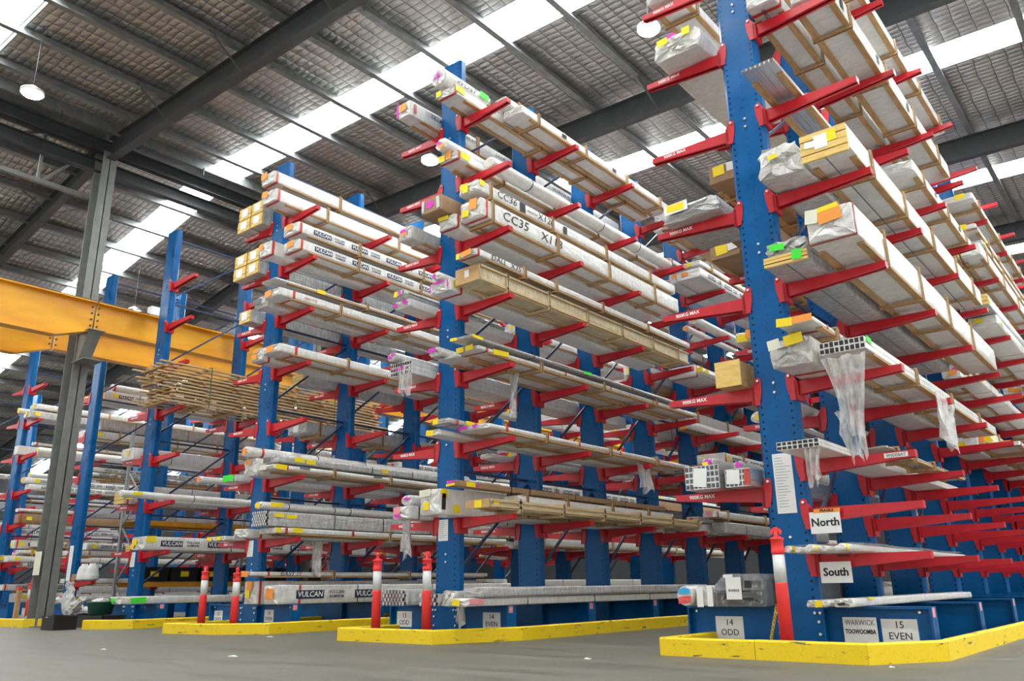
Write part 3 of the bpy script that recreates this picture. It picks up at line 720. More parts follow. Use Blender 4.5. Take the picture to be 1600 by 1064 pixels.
pack('B', 'right', 3, 'thin grey sheet pack', 'upper outer', 'grey', -6.98, -6.62, 3.71, .04, 7.3, 12.8, None, None, [(-.6, .5, .12, .04, Y)], [(.12, .5, .2, .04, Y), (2.6, .5, .2, .04, G_)], strap=[1.3, 2.6, 3.9])
pack('B', 'right', 3, 'flat white printed pack', 'inner', 'white', -7.5, -7.09, 3.55, .09, 7.6, 13.3, [.9, 2.4, 3.9], None, (), (), undertxt=[('ULLRICH', .35, .08, 'red_tape')])
pack('B', 'right', 3, 'crumpled clear plastic bundle', 'upper inner', 'bag', -7.56, -7.34, 3.65, .12, 7.5, 9.2, None, None, [(-.5, .6, .10, .07, M_), (.2, .7, .09, .05, M_)])
pack('B', 'right', 2, 'magenta sprayed white pack', 'outer', 'white', -7.20, -6.68, 2.56, .12, 7.70, 13.1, [1.2, 2.8, 4.2], [(.35, .39), (2.0, 2.03), (3.1, 3.13), (4.3, 4.33)], [(-.5, .7, .16, .05, M_), (-.85, .4, .06, .05, M_), (.2, .7, .1, .05, M_)])
pack('B', 'right', 2, 'yellow labelled narrow pack', 'inner', 'grey', -7.52, -7.26, 2.56, .08, 7.42, 13.0, None, None, [(-.3, .5, .14, .07, Y)], (), mat='white_wrap')
pack('B', 'right', 2, 'slim grey pack', 'upper', 'grey', -7.38, -7.1, 2.69, .07, 7.4, 13.0, None, [(.16, .19)], [(-.5, .5, .10, .06, Y)], [(.45, .6, .24, .055, Y), (1.6, .6, .14, .055, Y)])
pack('B', 'right', 1, 'big white carton', 'inner', 'white', -7.70, -7.34, 1.57, .33, 7.52, 13.2, None, None, [(-.4, .85, .2, .09, 'cream_paper'), (-.25, .35, .10, .10, Y)], [(.07, .82, .12, .11, Y), (.06, .5, .07, .2, 'ink'), (.30, .25, .12, .10, Y)], txt=[('ULLRICH', .72, .6, .075, 'grey_ink')], strap=[])
pack('B', 'right', 1, 'cream wrapped slatted crate', 'outer', 'crate', -6.97, -6.60, 1.57, .15, 7.62, 13.2, FR5, None, [(.1, .4, .12, .09, Y)], [(.12, .5, .11, .09, Y)])
pack('B', 'right', 1, 'white timber framed pack', 'middle', 'white', -7.30, -7.01, 1.57, .3, 8.7, 13.0, [.15, 1.1, 2.3, 3.4])
pack('B', 'right', 1, 'slim brown timber backed pack', 'upper middle', 'kraft', -7.27, -7.10, 1.91, .075, 7.55, 12.9, None, None, [(0, .7, .15, .035, M_), (0, .25, .15, .03, Y)], [(.28, .5, .17, .06, Y), (.42, .5, .05, .05, M_)], strap=[1.1, 1.5, 2.6, 4.0], mat='kraft')
pack('B', 'right', 0, 'clear wrapped grey tube bundle', 'front', 'tubes', -8.42, -7.99, .47, .21, 7.6, 13.0, mat='clear_wrap')
pack('B', 'right', 0, 'purple ended tube bundle', 'inner', 'tubes', -7.58, -7.28, .47, .14, 7.45, 13.2, None, None, [(-.4, .9, .12, .05, M_)])
pack('B', 'right', 0, 'yellow labelled white bundle', 'outer', 'white', -7.00, -6.66, .47, .09, 7.3, 13.2, None, None, [(0, .5, .12, .07, Y)], [(.14, .6, .25, .06, PK)], strap=[1.1, 2.6, 4.1], amp=.006)
pack('B', 'right', 0, 'long stretch wrapped aluminium bar', 'upper outer', 'grey', -6.92, -6.62, .575, .11, 7.5, 13.3, None, None, (), (), mat='grey_wrap')
pack('B', 'right', 0, 'crumpled plastic bundle', 'middle', 'bag', -7.27, -7.05, .47, .17, 7.5, 9.5)
# --- second rack, left side, front bay
pack('B', 'left', 7, 'orange stickered white pack', 'inner', 'white', -8.24, -7.97, 7.48, .31, 7.42, 13.3, [1.5, 3.0, 4.5], None, [(-.85, .5, .04, .26, M_), (0, .6, .14, .12, O)], [(.1, .5, .05, .16, 'red_tape')], logo=0, txt=[('ULLRICH ALUMINIUM', .95, .62, .085, 'ink'), ('ULLRICH ALUMINIUM', 2.5, .62, .085, 'ink'), ('ULLRICH ALUMINIUM', 4.1, .62, .085, 'ink')])
pack('B', 'left', 5, 'magenta sprayed roll on timber', 'inner', 'grey', -8.25, -7.98, 5.49, .26, 7.52, 13.0, [.8, 2.2, 3.6], None, [(-.2, .6, .14, .12, M_), (-.1, .45, .12, .05, O)], mat='clear_wrap')
pack('B', 'left', 5, 'magenta ended brown carton of profiles', 'above column', 'kraft', -7.68, -7.30, 5.75, .24, 7.42, 8.9, None, None, [(-.1, .55, .16, .12, M_), (.75, .5, .06, .18, 'aluminium'), (-.8, .5, .05, .18, 'aluminium')], label='kraft carton of profiles sprayed magenta, hanging off fifth arms of second rack')
pack('B', 'left', 4, 'magenta stickered white pack', 'lower inner', 'white', -8.28, -7.97, 4.49, .12, 7.5, 13.2, None, None, [(-.7, .5, .08, .09, M_), (.5, .6, .10, .07, M_)])
pack('B', 'left', 4, 'pair of small plastic rolls', 'upper inner', 'bag', -8.2, -8.0, 4.62, .11, 7.45, 9.6, None, None, [(-.5, .5, .07, .08, Y), (.4, .5, .06, .08, M_)], label='small plastic roll, upper inner, fourth arms up, left of second rack')
pack('B', 'left', 3, 'white channel bundle sprayed magenta', 'lower', 'bare', -8.42, -8.0, 3.54, .19, 7.6, 13.2, None, None, [(-.1, .55, .26, .05, M_)], mat='white_wrap')
pack('B', 'left', 3, 'magenta sprayed plastic roll', 'upper', 'roll', -8.40, -8.2, 3.74, .13, 7.5, 12.5, None, None, [(-.3, .4, .08, .06, M_), (.3, .7, .1, .05, M_)], mat='clear_wrap')
pack('B', 'left', 1, 'pink stickered white pack', 'lower', 'white', -8.3, -7.97, 1.56, .17, 7.6, 13.2, None, None, [(-.4, .6, .12, .12, PK), (-.3, .25, .14, .06, M_)], [(.3, .6, .2, .1, PK)], strap=[.16, 2, 4])
pack('B', 'left', 1, 'grey crumpled roll', 'upper', 'roll', -8.25, -8.02, 1.74, .15, 7.7, 12.7, None, None, [(0, .6, .12, .05, M_)], mat='clear_wrap')
pack('B', 'left', 2, 'slim white roll', 'inner', 'white', -8.25, -8.0, 2.55, .07, 9.3, 13.2)
pack('B', 'left', 6, 'white wrapped pack', 'inner', 'white', -8.26, -7.97, 6.49, .2, 8.9, 13.3, [.8, 2.2, 3.4], None, (), (), logo=.06)
# --- third rack, right side, front bay
pack('C', 'right', 7, 'large white red scrawled pack', 'lower', 'white', -12.14, -11.74, 7.40, .29, 7.68, 13.6, [1.15, 3.0, 4.6], [(.05, .10)], [(-.5, .75, .18, .13, O)], (), strap=[])
pack('C', 'right', 7, 'large white red scrawled pack', 'upper', 'white', -12.1, -11.72, 7.73, .28, 7.60, 13.6, [1.5, 3.3, 4.9], [(.05, .10)], [(-.4, .75, .18, .13, O)])
pack('C', 'right', 6, 'logo printed white pack', 'lower outer', 'white', -11.76, -11.33, 6.42, .25, 7.95, 13.7, [1.35, 3.0, 4.6], [(.05, .10)], [(0, .65, .18, .12, O)], (), logo=.095)
pack('C', 'right', 6, 'logo printed white pack', 'upper outer', 'white', -11.72, -11.29, 6.71, .25, 7.88, 13.7, [1.4, 3.1, 4.7], [(.05, .10)], [(0, .65, .18, .12, O)], (), logo=.095)
pack('C', 'right', 6, 'plain white pack', 'inner', 'white', -12.14, -11.80, 6.42, .26, 7.70, 13.4, None, [(.03, .08)], [(-.5, .7, .12, .12, O)])
pack('C', 'right', 5, 'white pack with red band', 'lower outer', 'white', -11.72, -11.29, 5.44, .2, 7.60, 13.6, [1.3, 3.0, 4.6], [(.28, .33)], [(-.3, .5, .18, .11, O)], (), txt=[('HERE IT IS', .65, .5, .05, 'red_tape')])
pack('C', 'right', 5, 'yellow tagged thin white pack', 'upper outer', 'white', -11.70, -11.26, 5.69, .09, 7.50, 13.6, [2.0, 3.7], None, (), [(.95, .5, .18, .07, Y)])
pack('C', 'right', 5, 'bundle of open white profiles', 'inner', 'bag', -12.16, -11.80, 5.44, .2, 7.7, 12.7, None, None, [(-.2, .5, .2, .1, 'grey_ink')])
pack('C', 'right', 4, 'white pack with orange band', 'outer', 'white', -11.76, -11.29, 4.46, .2, 7.68, 13.6, [1.45, 3.0, 4.6], [(.32, .37)], [(0, .5, .2, .11, O)])
pack('C', 'right', 4, 'red taped white pack', 'lower inner', 'white', -12.14, -11.83, 4.46, .14, 7.7, 13.4, None, [(.14, .18)], [(-.1, .5, .16, .09, O)])
pack('C', 'right', 4, 'red banded white pack', 'upper inner', 'white', -12.14, -11.9, 4.61, .1, 7.75, 13.2, None, [(.14, .18)], [(-.1, .5, .14, .07, O)])
pack('C', 'right', 2, 'yellow labelled white pack', 'lower outer', 'white', -11.70, -11.26, 2.5, .13, 7.72, 13.6, [1.2, 2.5, 3.9], [(.25, .28)], [(-.2, .5, .2, .08, 'cream_paper')], [(.14, .5, .22, .08, Y), (.6, .8, .2, .04, 'grey_ink'), (2.2, .8, .2, .04, 'grey_ink')])
pack('C', 'right', 2, 'grey profile bundle', 'upper outer', 'grey', -11.70, -11.28, 2.67, .12, 7.80, 13.4, None, None, [(-.3, .5, .2, .08, 'grey_ink')], [(.42, .6, .2, .08, Y), (.65, .5, .18, .08, Y), (2.3, .5, .16, .06, Y)], strap=[2.0, 3.0])
pack('C', 'right', 2, 'orange ended long roll', 'top', 'roll', -12.02, -11.80, 2.80, .17, 7.60, 13.0, None, [(.25, .29)], [(-.1, .5, .12, .1, O)], strap=[1.4, 2.5])
pack('C', 'right', 2, 'crumpled clear bundle, orange sticker', 'inner', 'bag', -12.15, -11.78, 2.5, .28, 7.75, 13.0, None, None, [(0, .8, .14, .08, O)], mat='white_wrap')
pack('C', 'right', 1, 'red banded white pack', 'lower outer', 'white', -11.74, -11.28, 1.5, .14, 7.85, 13.6, [2.4, 4.0], [(.18, .23), (1.55, 1.6), (2.9, 2.95)], (), [(.05, .5, .1, .08, Y), (.42, .6, .2, .08, Y)])
pack('C', 'right', 1, 'clear wrapped grey extrusion bundle', 'middle outer', 'tubes', -11.74, -11.32, 1.66, .23, 7.74, 13.3, None, None, (), [(.18, .75, .18, .06, Y), (.42, .7, .2, .06, Y)], strap=[1.3, 2.4, 3.6])
pack('C', 'right', 1, 'yellow taped white roll', 'upper outer', 'roll', -11.72, -11.48, 1.93, .13, 7.72, 13.0, None, None, [(0, .5, .12, .08, Y)], [(.25, .6, .24, .07, Y)], strap=[.5, 1.45, 1.8, 2.9])
pack('C', 'right', 1, 'crumpled white pack', 'inner', 'white', -12.15, -11.80, 1.5, .14, 7.66, 13.0, None, [(.26, .3)], (), amp=.01, crumple=.06)
pack('C', 'right', 0, 'logo printed white pack', 'outer', 'white', -11.62, -11.26, .47, .29, 7.95, 13.6, None, [(.4, .44)], [(0, .55, .2, .16, O)], (), logo=.13, strap=[1.6, 3.4])
pack('C', 'right', 0, 'orange yellow stickered pack', 'inner', 'white', -12.16, -11.80, .47, .36, 7.95, 13.4, None, [(.03, .07)], [(-.1, .8, .16, .14, O), (-.3, .45, .12, .12, Y)], (), logo=.11)
pack('C', 'right', 0, 'narrow handwritten white pack', 'upper', 'white', -11.95, -11.66, .85, .12, 7.72, 13.4, [1.6, 3.4], [(.3, .34)], [(0, .5, .2, .09, O)], txt=[('BAST IT', .75, .5, .1, 'ink')])
# --- third rack, left side, front bay: four yellow-ended crates on two levels
for lv, zz in ((7, 7.37), (6, 6.37)):
    for (a, b_, up, nm) in ((-13.42, -13.03, 0, 'lower outer'), (-12.98, -12.62, 0, 'lower inner'), (-13.40, -13.02, .26, 'upper outer'), (-12.97, -12.63, .26, 'upper inner')):
        pack('C', 'left', lv, 'yellow timber ended crate', nm, 'ycrate', a, b_, zz + up, .245, 8.03, 13.6, None, None, [(0, .5, .2, .16, PW)])
pack('C', 'left', 5, 'yellow timber ended crate', 'inner', 'ycrate', -12.96, -12.62, 5.39, .23, 7.95, 13.6, None, None, [(0, .55, .18, .16, PW)])
pack('C', 'left', 2, 'green sprayed pack', 'lower', 'white', -13.0, -12.63, 2.49, .12, 7.9, 13.4, None, None, [(-.4, .5, .17, .11, G_), (.5, .5, .16, .11, G_)])
pack('C', 'left', 2, 'slim grey roll', 'upper outer', 'roll', -13.35, -13.18, 2.49, .12, 7.6, 13.2, None, None, [(0, .5, .09, .09, O)])
pack('C', 'left', 1, 'yellow tagged slim pack', 'inner', 'white', -13.2, -12.63, 1.5, .07, 7.8, 13.4, None, None, [(-.5, .5, .14, .06, Y), (.5, .5, .14, .06, Y)])
pack('C', 'left', 4, 'grey timber ended crate', 'inner', 'ycrate', -12.96, -12.62, 4.46, .2, 9.2, 13.6)
pack('C', 'left', 3, 'grey slatted long pack', 'inner', 'grey', -13.2, -12.63, 3.47, .26, 9.3, 14.2, [.3, 1.9, 3.6], None, [(0, .5, .16, .14, PW)])
# --- nearest rack, right side, front bay
pack('A', 'right', 9, 'white timber framed pack', 'inner', 'white', -2.86, -2.45, 8.0, .25, 8.2, 14.0, [.9, 2.2, 3.5, 4.8])
pack('A', 'right', 9, 'cream plastic timber pack', 'outer', 'white', -2.40, -2.05, 8.0, .22, 9.2, 14.4, [.6, 2.2, 3.5, 4.8])
pack('A', 'right', 8, 'white pack, red fragile tape', 'inner', 'white', -2.86, -2.52, 6.93, .24, 7.85, 13.8, [1.5, 3, 4.5], [(.14, .19)], (), (), undertxt=[('FRAGILE', .17, .07, 'ink')])
pack('A', 'right', 8, 'white pack, green scrawl', 'outer', 'white', -2.44, -2.02, 6.93, .30, 8.1, 13.9, [.75, 2.2, 3.6, 5.0], None, [(.1, .8, .12, .06, 'sticker_green')], [(.5, .5, .1, .16, 'ink'), (1.9, .5, .1, .14, 'ink'), (3.3, .5, .1, .14, 'ink')])
pack('A', 'right', 7, 'grey aluminium tray with timber', 'inner', 'bare', -2.80, -2.45, 5.80, .09, 7.35, 13.2, [.9, 2.2, 3.5], None, ())
pack('A', 'right', 7, 'white timber framed pack', 'outer', 'white', -2.36, -1.97, 5.80, .22, 10.8, 14.4, [.5, 1.9, 3.1], None, (), [(1.2, .5, .1, .1, 'ink'), (2.7, .5, .1, .1, 'ink')])
pack('A', 'right', 6, 'yellow timber ended pack', 'outer', 'ycrate', -2.37, -1.92, 4.73, .30, 7.62, 14.0, [.75, 2.0, 3.3, 4.6, 5.7], None, [(.3, .62, .13, .12, Y), (-.1, .5, .13, .15, PW), (-.6, .48, .1, .07, PW)], mat='white_wrap')
pack('A', 'right', 6, 'crumpled plastic bag with yellow tag', 'inner', 'bag', -2.86, -2.41, 4.73, .34, 7.68, 9.4, None, None, [(-.2, .62, .10, .05, Y)], amp=.035, crumple=.10)
pack('A', 'right', 6, 'white timber framed pack', 'rear inner', 'white', -2.86, -2.42, 4.73, .26, 9.5, 14.0, [.5, 1.9, 3.2])
pack('A', 'right', 5, 'big white pack with orange sticker', 'outer', 'white', -2.34, -1.90, 3.70, .38, 7.35, 14.1, [.95, 2.3, 3.65, 5.0], [(.02, .045)], [(.05, .75, .22, .15, O), (0, .96, .2, .05, Y), (-.7, .8, .12, .14, 'cream_paper')])
pack('A', 'right', 5, 'yellow timber ended pack', 'lower inner', 'ycrate', -2.85, -2.42, 3.70, .11, 7.55, 13.4, None, None, [(.55, .6, .1, .1, G_)])
pack('A', 'right', 5, 'grey plastic bundle, green spray', 'upper inner', 'bag', -2.84, -2.44, 3.82, .15, 7.58, 13.0, None, None, [(-.35, .5, .15, .07, G_)], mat='grey_wrap')
pack('A', 'right', 4, 'white multi hollow profile bundle', 'outer', 'bare', -2.41, -2.00, 2.65, .17, 7.5, 13.6, [1.7, 3.3, 4.9], None, (), [(.12, .85, .14, .06, G_)], mat='white_wrap')
pack('A', 'right', 4, 'crumpled clear plastic bundle', 'inner', 'bag', -2.86, -2.46, 2.65, .27, 7.45, 13.2, None, [(.40, .44)], [(.25, .88, .18, .1, Y), (-.7, .8, .12, .1, 'cream_paper')], amp=.02, crumple=.08)
pack('A', 'right', 4, 'orange and yellow stickered pack', 'top', 'white', -2.70, -2.36, 2.94, .10, 7.28, 13.4, [.6, 2.0, 3.6], [(.36, .4)], [(.4, .6, .2, .07, O), (-.55, .55, .15, .08, Y)], txt=[('C135', .9, .5, .07, 'ink')])
pack('A', 'right', 3, 'white double wall channel', 'inner', 'bare', -2.84, -2.45, 1.84, .075, 7.3, 13.0, None, None, (), mat='white_wrap')
pack('A', 'right', 3, 'flat grey timber skid', 'outer', 'white', -2.38, -2.12, 1.84, .075, 8.2, 11.6, [.3, .9, 1.7], None, (), mat='grey_wrap')
root = thing('tube_bundle', (-2.62, 7.45, .94 + DZ + .003), 'cluster of white wrapped tubes, lowest arm row, right of nearest rack', 'bundle')
for k in range(7):
    x = -.30 + .088 * k; rr = RND.uniform(.026, .034); L = RND.uniform(4.6, 5.4); y0_ = RND.uniform(-.12, .1)
    o = loft_body([(x + rr * math.cos(2 * PI * i / 10), rr + rr * math.sin(2 * PI * i / 10)) for i in range(10)], L, 'white_wrap', .002, .01).build('wrapped_tube', root, (0, y0_, 0))
    if k in (0, 3, 6): band([(x + rr * math.cos(2 * PI * i / 10), rr + rr * math.sin(2 * PI * i / 10)) for i in range(10)], .05, .11, Y, .002).build('yellow_tape', o)
b = MB(); b.loft([[(-.33 + .66 * t_ / 8, y_, .072 + .006 * math.sin(t_ * 3 + y_ * 4)) for t_ in range(9)] for y_ in [.1 + .4 * q for q in range(11)]], 'film', caps=False, closed=False); b.build('clear_film', root)
pack('A', 'right', 0, 'narrow white bar bundle', 'inner', 'white', -2.84, -2.64, .47, .06, 7.6, 13.0, None, None, [(.2, .5, .07, .055, Y)], amp=.006)
pack('A', 'right', 0, 'long stretch wrapped white bar', 'middle', 'white', -2.60, -2.44, .47, .075, 7.62, 12.4, None, None, [(-.1, .4, .06, .02, 'ink')], [(.5, .9, .16, .02, Y)])
# --- nearest rack, left side, front bay
pack('A', 'left', 7, 'white pack on timber', 'outer', 'white', -4.2, -3.75, 7.80, .2, 8.0, 13.8, [.5, 1.9, 3.3])
pack('A', 'left', 6, 'crumpled pack, yellow magenta marks', 'inner', 'bag', -4.02, -3.42, 6.76, .27, 7.75, 13.6, None, None, [(-.5, .75, .14, .09, Y), (-.1, .9, .12, .06, M_), (.55, .8, .1, .1, Y)], mat='white_wrap')
pack('A', 'left', 5, 'brown carton with yellow label', 'upper outer', 'kraft', -4.15, -3.55, 5.71, .3, 9.3, 13.6, [.5, 1.9, 3.3], None, [(-.5, .7, .16, .14, Y), (.1, .75, .13, .12, PW)])
pack('A', 'left', 4, 'brown carton with yellow label', 'outer', 'kraft', -4.28, -3.85, 4.69, .26, 9.4, 14.0, [1, 2.4, 3.8], None, [(-.2, .6, .16, .14, Y), (.5, .7, .13, .12, PW)])
pack('A', 'left', 4, 'brown carton', 'inner', 'kraft', -3.8, -3.36, 4.69, .3, 9.0, 14.0, [1, 2.4, 3.8])
pack('A', 'left', 4, 'clear wrapped stack, yellow sheet', 'front', 'bag', -4.15, -3.45, 4.69, .2, 7.9, 8.9, None, None, [(-.4, .75, .3, .12, PW), (-.4, .78, .22, .09, Y)], mat='grey_wrap')
pack('A', 'left', 3, 'small orange and yellow labelled pack', 'outer', 'white', -4.25, -3.9, 3.66, .2, 9.9, 14.2, [1.1, 2.5], None, [(-.4, .4, .15, .1, Y), (.3, .65, .15, .12, O)])
pack('A', 'left', 3, 'white pack, yellow tag', 'inner', 'white', -3.8, -3.4, 3.66, .18, 9.6, 14.2, [1.1, 2.5], None, [(0, .5, .15, .1, Y)])
pack('A', 'left', 1, 'clear wrapped square tube bundle', 'outer', 'bare', -4.02, -3.64, 1.61, .24, 7.75, 13.4, None, None, [(-.1, .5, .15, .19, PW)])
pack('A', 'left', 1, 'square tube bundle, red end', 'inner', 'bare', -3.60, -3.33, 1.61, .18, 7.8, 13.4, None, None, [(-.35, .55, .14, .14, PW), (.75, .5, .06, .16, 'red_tape')])
pack('A', 'left', 1, 'magenta ended grey roll', 'upper outer', 'roll', -3.92, -3.78, 1.86, .10, 7.95, 13.4, None, None, [(.2, .5, .07, .06, M_), (-.3, .3, .06, .04, Y)], mat='grey_wrap')
pack('A', 'left', 1, 'magenta ended thin roll', 'upper inner', 'roll', -3.58, -3.46, 1.80, .09, 7.95, 13.4, None, None, [(.2, .5, .06, .06, M_)], mat='grey_wrap')
pack('A', 'left', 2, 'magenta marked white roll', 'inner', 'roll', -3.62, -3.42, 2.65, .16, 9.5, 13.8, None, None, [(0, .5, .1, .08, M_)])
pack('A', 'left', 2, 'yellow marked white roll', 'outer', 'roll', -4.2, -3.95, 2.65, .16, 10.0, 14.2, None, None, [(0, .5, .1, .08, Y)])
pack('A', 'left', 0, 'green tagged white roll', 'inner', 'roll', -3.60, -3.42, .47, .15, 10.2, 14, None, None, [(-.4, .5, .09, .1, G_), (.4, .5, .08, .1, G_)])

# --- rest of the stock: bays behind the front one
KINDS = [('white pack', 'white'), ('white timber framed pack', 'white'), ('logo printed white pack', 'white'), ('grey wrapped pack', 'grey'), ('brown carton', 'kraft'), ('long white roll', 'roll'), ('bare profile bundle', 'bare'), ('yellow timber ended crate', 'ycrate')]
WT = [22, 26, 14, 14, 6, 10, 6, 3]
def fill(key, side, lvls, ya, yb, bay, shared=None, skip=.05, wt=WT, width=None):
    xc = XC[key]; la = LA[key] if width is None else width
    zs = (LV[key][0] if side == 'left' else LV[key][1])
    for lv in lvls:
        z = (zs[lv - 1] - DZ) if lv else .47
        xa = xc + CHW + .03 if side == 'right' else xc - CHW - la
        span = la - .03; x = xa; i = 0
        nxt = (zs[lv] - DZ - z) if lv < len(zs) else 1.0
        n = RND.choice((2, 2, 3)); cutp = sorted(RND.uniform(.25, .75) for _ in range(n - 1)) if n == 2 else [.33, .66]
        cuts = [0] + cutp + [1.0]
        for j in range(n):
            if RND.random() < skip: continue
            a, b_ = x + span * cuts[j] + .01, x + span * cuts[j + 1] - .02
            order = j if side == 'right' else n - 1 - j
            pos0 = (['inner', 'outer'] if n == 2 else ['inner', 'middle', 'outer'])[order]
            zz = z; hmax = min(nxt - .25, .62); st_i = 0
            for up in ('lower', 'upper', 'top'):
                look, sty = RND.choices(KINDS, wt)[0]; w = b_ - a
                h = RND.uniform(.10, .28) if sty != 'roll' else min(w, RND.uniform(.12, .2))
                if zz + h - z > hmax or (up != 'lower' and RND.random() < .45): break
                if sty == 'roll' and up != 'top': b2 = a + h; pass
                else: b2 = b_
                yy = ya + RND.uniform(-.25, .45); L = RND.uniform(4.9, 5.9)
                fr = [RND.uniform(.3, 1.0) + 1.45 * k for k in range(4)] if 'timber framed' in look or (sty == 'white' and RND.random() < .45) else None
                st = []
                for _ in range(RND.choice((0, 1, 1, 2))):
                    st.append((RND.uniform(-.5, .5), RND.uniform(.35, .7), RND.uniform(.10, .16), min(h * .7, RND.uniform(.07, .12)), RND.choices([Y, O, M_, PW, G_, PK], [10, 5, 4, 3, 1, 1])[0]))
                ss = [(RND.uniform(.1, .4), .55, .14, min(h * .6, .09), Y)] if RND.random() < .3 and h > .1 else []
                tp = [(.05, .09)] if RND.random() < .3 else None
                pos = up + ' ' + pos0
                pack(key, side, lv, look, pos, sty, a, b2, zz, h, yy, min(yy + L, yb + .2), fr, tp, st, ss, logo=min(.09, h * .42) if 'logo' in look else 0, bay=bay, lite=True, mat=None,
                     group=shared[1] if shared else None, label=shared[0] if shared else None, strap=[.9, 2.4, 3.9] if not fr and sty in ('white', 'grey') else ())
                zz += h + (.035 if fr else .01)
                if sty == 'roll': break
fill('A', 'right', [4, 5, 6, 7, 8], 14.6, 20.3, ', rear bay')
fill('A', 'left', [0, 1, 2, 3, 4, 5, 6, 7], 14.6, 20.3, ', rear bay')
fill('B', 'right', [0, 1, 2, 3, 4, 5, 6, 7], 14.0, 19.5, ', rear bay')
fill('B', 'left', [1, 2, 3, 4, 5, 6], 14.0, 19.5, ', rear bay')
fill('C', 'right', [0, 1, 2, 3, 4, 5, 6], 14.2, 19.6, ', rear bay')
fill('C', 'left', [0, 1, 2, 3], 14.2, 19.6, ', rear bay', skip=.3)
fill('A', 'right', [3, 4, 5, 6], 20.8, 26, '', ('wrapped long pack stored in the far bay, right of nearest rack', 'packs far along the nearest rack'), skip=.2)
fill('A', 'left', [1, 2, 3, 4, 5], 20.8, 26, '', ('wrapped long pack stored in the far bay, left of nearest rack', 'packs far along the nearest rack, left side'), skip=.1)
# fourth rack, mostly to the left of the third
DL = [('D', 'right', 1, 'logo printed white pack', 'lower outer', 'white', -16.22, -15.76, 1.47, .25, 8.0, 13.6, None, None, [(-.3, .6, .16, .12, Y), (-.6, .3, .12, .1, Y)], [(.15, .8, .2, .12, Y)])]
pack(*DL[0], logo=.11, strap=[1.9, 3.6])
pack('D', 'right', 1, 'logo printed white pack', 'inner', 'white', -16.58, -16.28, 1.47, .22, 8.6, 14.0, None, logo=.09)
pack('D', 'right', 2, 'yellow tagged long white roll', 'outer', 'roll', -15.98, -15.82, 2.44, .14, 7.5, 13.6, None, None, (), [(.3, .6, .2, .06, Y)], strap=[1.5, 3.0], txt=[('TANNER TUFF', 3.4, .6, .05, 'ink')])
pack('D', 'right', 2, 'plain white pack', 'inner', 'white', -16.55, -16.2, 2.44, .16, 8.6, 13.9)
pack('D', 'right', 0, 'green stickered white slim pack', 'outer', 'white', -16.2, -15.8, .47, .14, 7.7, 13.8, None, None, [(-.2, .5, .14, .09, G_)], [(.35, .5, .3, .1, G_)], strap=[2.6, 4.0])
fill('D', 'right', [0, 1, 2, 3], 14.4, 19.5, ', rear bay', skip=.2)
fill('D', 'left', [1, 2, 3], 8.4, 14.0, '', skip=.25)
fill('E', 'left', [0, 1, 2, 3, 4, 5], 8.9, 14.4, '', skip=.1, wt=[14, 10, 40, 10, 2, 8, 2, 2])
fill('E', 'left', [1, 2, 3, 4, 5], 14.8, 20, '', ('white printed pack deep along the fifth rack, far left', 'packs deep along the fifth rack'), skip=.1, wt=[10, 8, 60, 10, 2, 8, 2, 0])
fill('F', 'right', [0, 1, 2, 3, 4, 5], 8.9, 14.4, '', skip=.1, wt=[20, 15, 30, 10, 2, 8, 2, 0])
fill('F', 'right', [1, 2, 3, 4, 5], 14.8, 20, '', ('white printed pack deep along the sixth rack, far left', 'packs deep along the sixth rack'), skip=.1, wt=[10, 8, 60, 10, 2, 8, 2, 0])
fill('G', 'left', [1, 2, 3, 4], 9.0, 14.4, '', ('white printed pack on the farthest rack at the left edge', 'packs on the farthest rack'), skip=.1, wt=[14, 8, 50, 10, 2, 8, 2, 0], width=.9) if 'G' in XC else None
fill('C', 'right', [1, 2, 3, 4], 20.2, 25.4, '', ('wrapped long pack stored in the far bay, right of third rack', 'packs far along the third rack'), skip=.25)
fill('B', 'left', [1, 2, 3, 4], 20.2, 25.4, '', ('wrapped long pack stored in the far bay, left of second rack', 'packs far along the second rack'), skip=.25)

# ------------------------------------------------------------------ strapped stack of timber ladder frames on the fourth rack
zb = 4.38 + DZ + .004; xa, xb = -16.58, -15.66
proto = None
for k in range(12):
    lab = 'timber ladder frame in the strapped stack on the fourth rack'
    if proto is None:
        proto = root = thing('ladder_frame', ((xa + xb) / 2, 7.95, zb), lab, 'timber frame', 'ladder frames stacked on the fourth rack')
        hw = (xb - xa) / 2
        for i, x in enumerate((-hw, -hw * .35, hw * .35, hw - .07)):
            b = MB(); b.box(x, x + .07, 0, 5.9, .028, .052, 'pale_timber'); b.build('rail', root)
        for j in range(8):
            b = MB(); y = .12 + j * .79; b.box(-hw - .02, hw + .02, y, y + .085, 0, .027, 'timber'); b.build('rung', root)
    else:
        root = proto.copy(); COL.objects.link(root)
        root.location = ((xa + xb) / 2 + RND.uniform(-.03, .03), 7.95 + RND.uniform(-.14, .14), zb + k * .072)
        for ch in list(proto.children):
            c = ch.copy(); COL.objects.link(c); c.parent = root
            if ch.name.startswith('rail'): c.location.y = RND.uniform(-.15, .15)
for y in (9.0, 12.3):
    b = MB(); z1 = 12 * .072 + .01; hw = (xb - xa) / 2 + .06
    for (x0, x1, z0_, z1_) in ((-hw, hw, z1, z1 + .003), (-hw - .003, -hw, 0, z1), (hw, hw + .003, 0, z1)): b.box(x0, x1, -.01, .01, z0_, z1_, 'bucket_green')
    o = b.build('green_strap', None, ((xa + xb) / 2, y, zb)); tag(o, 'green strap around the ladder frame stack, %s one' % ('nearer' if y < 10 else 'farther'), 'strap')

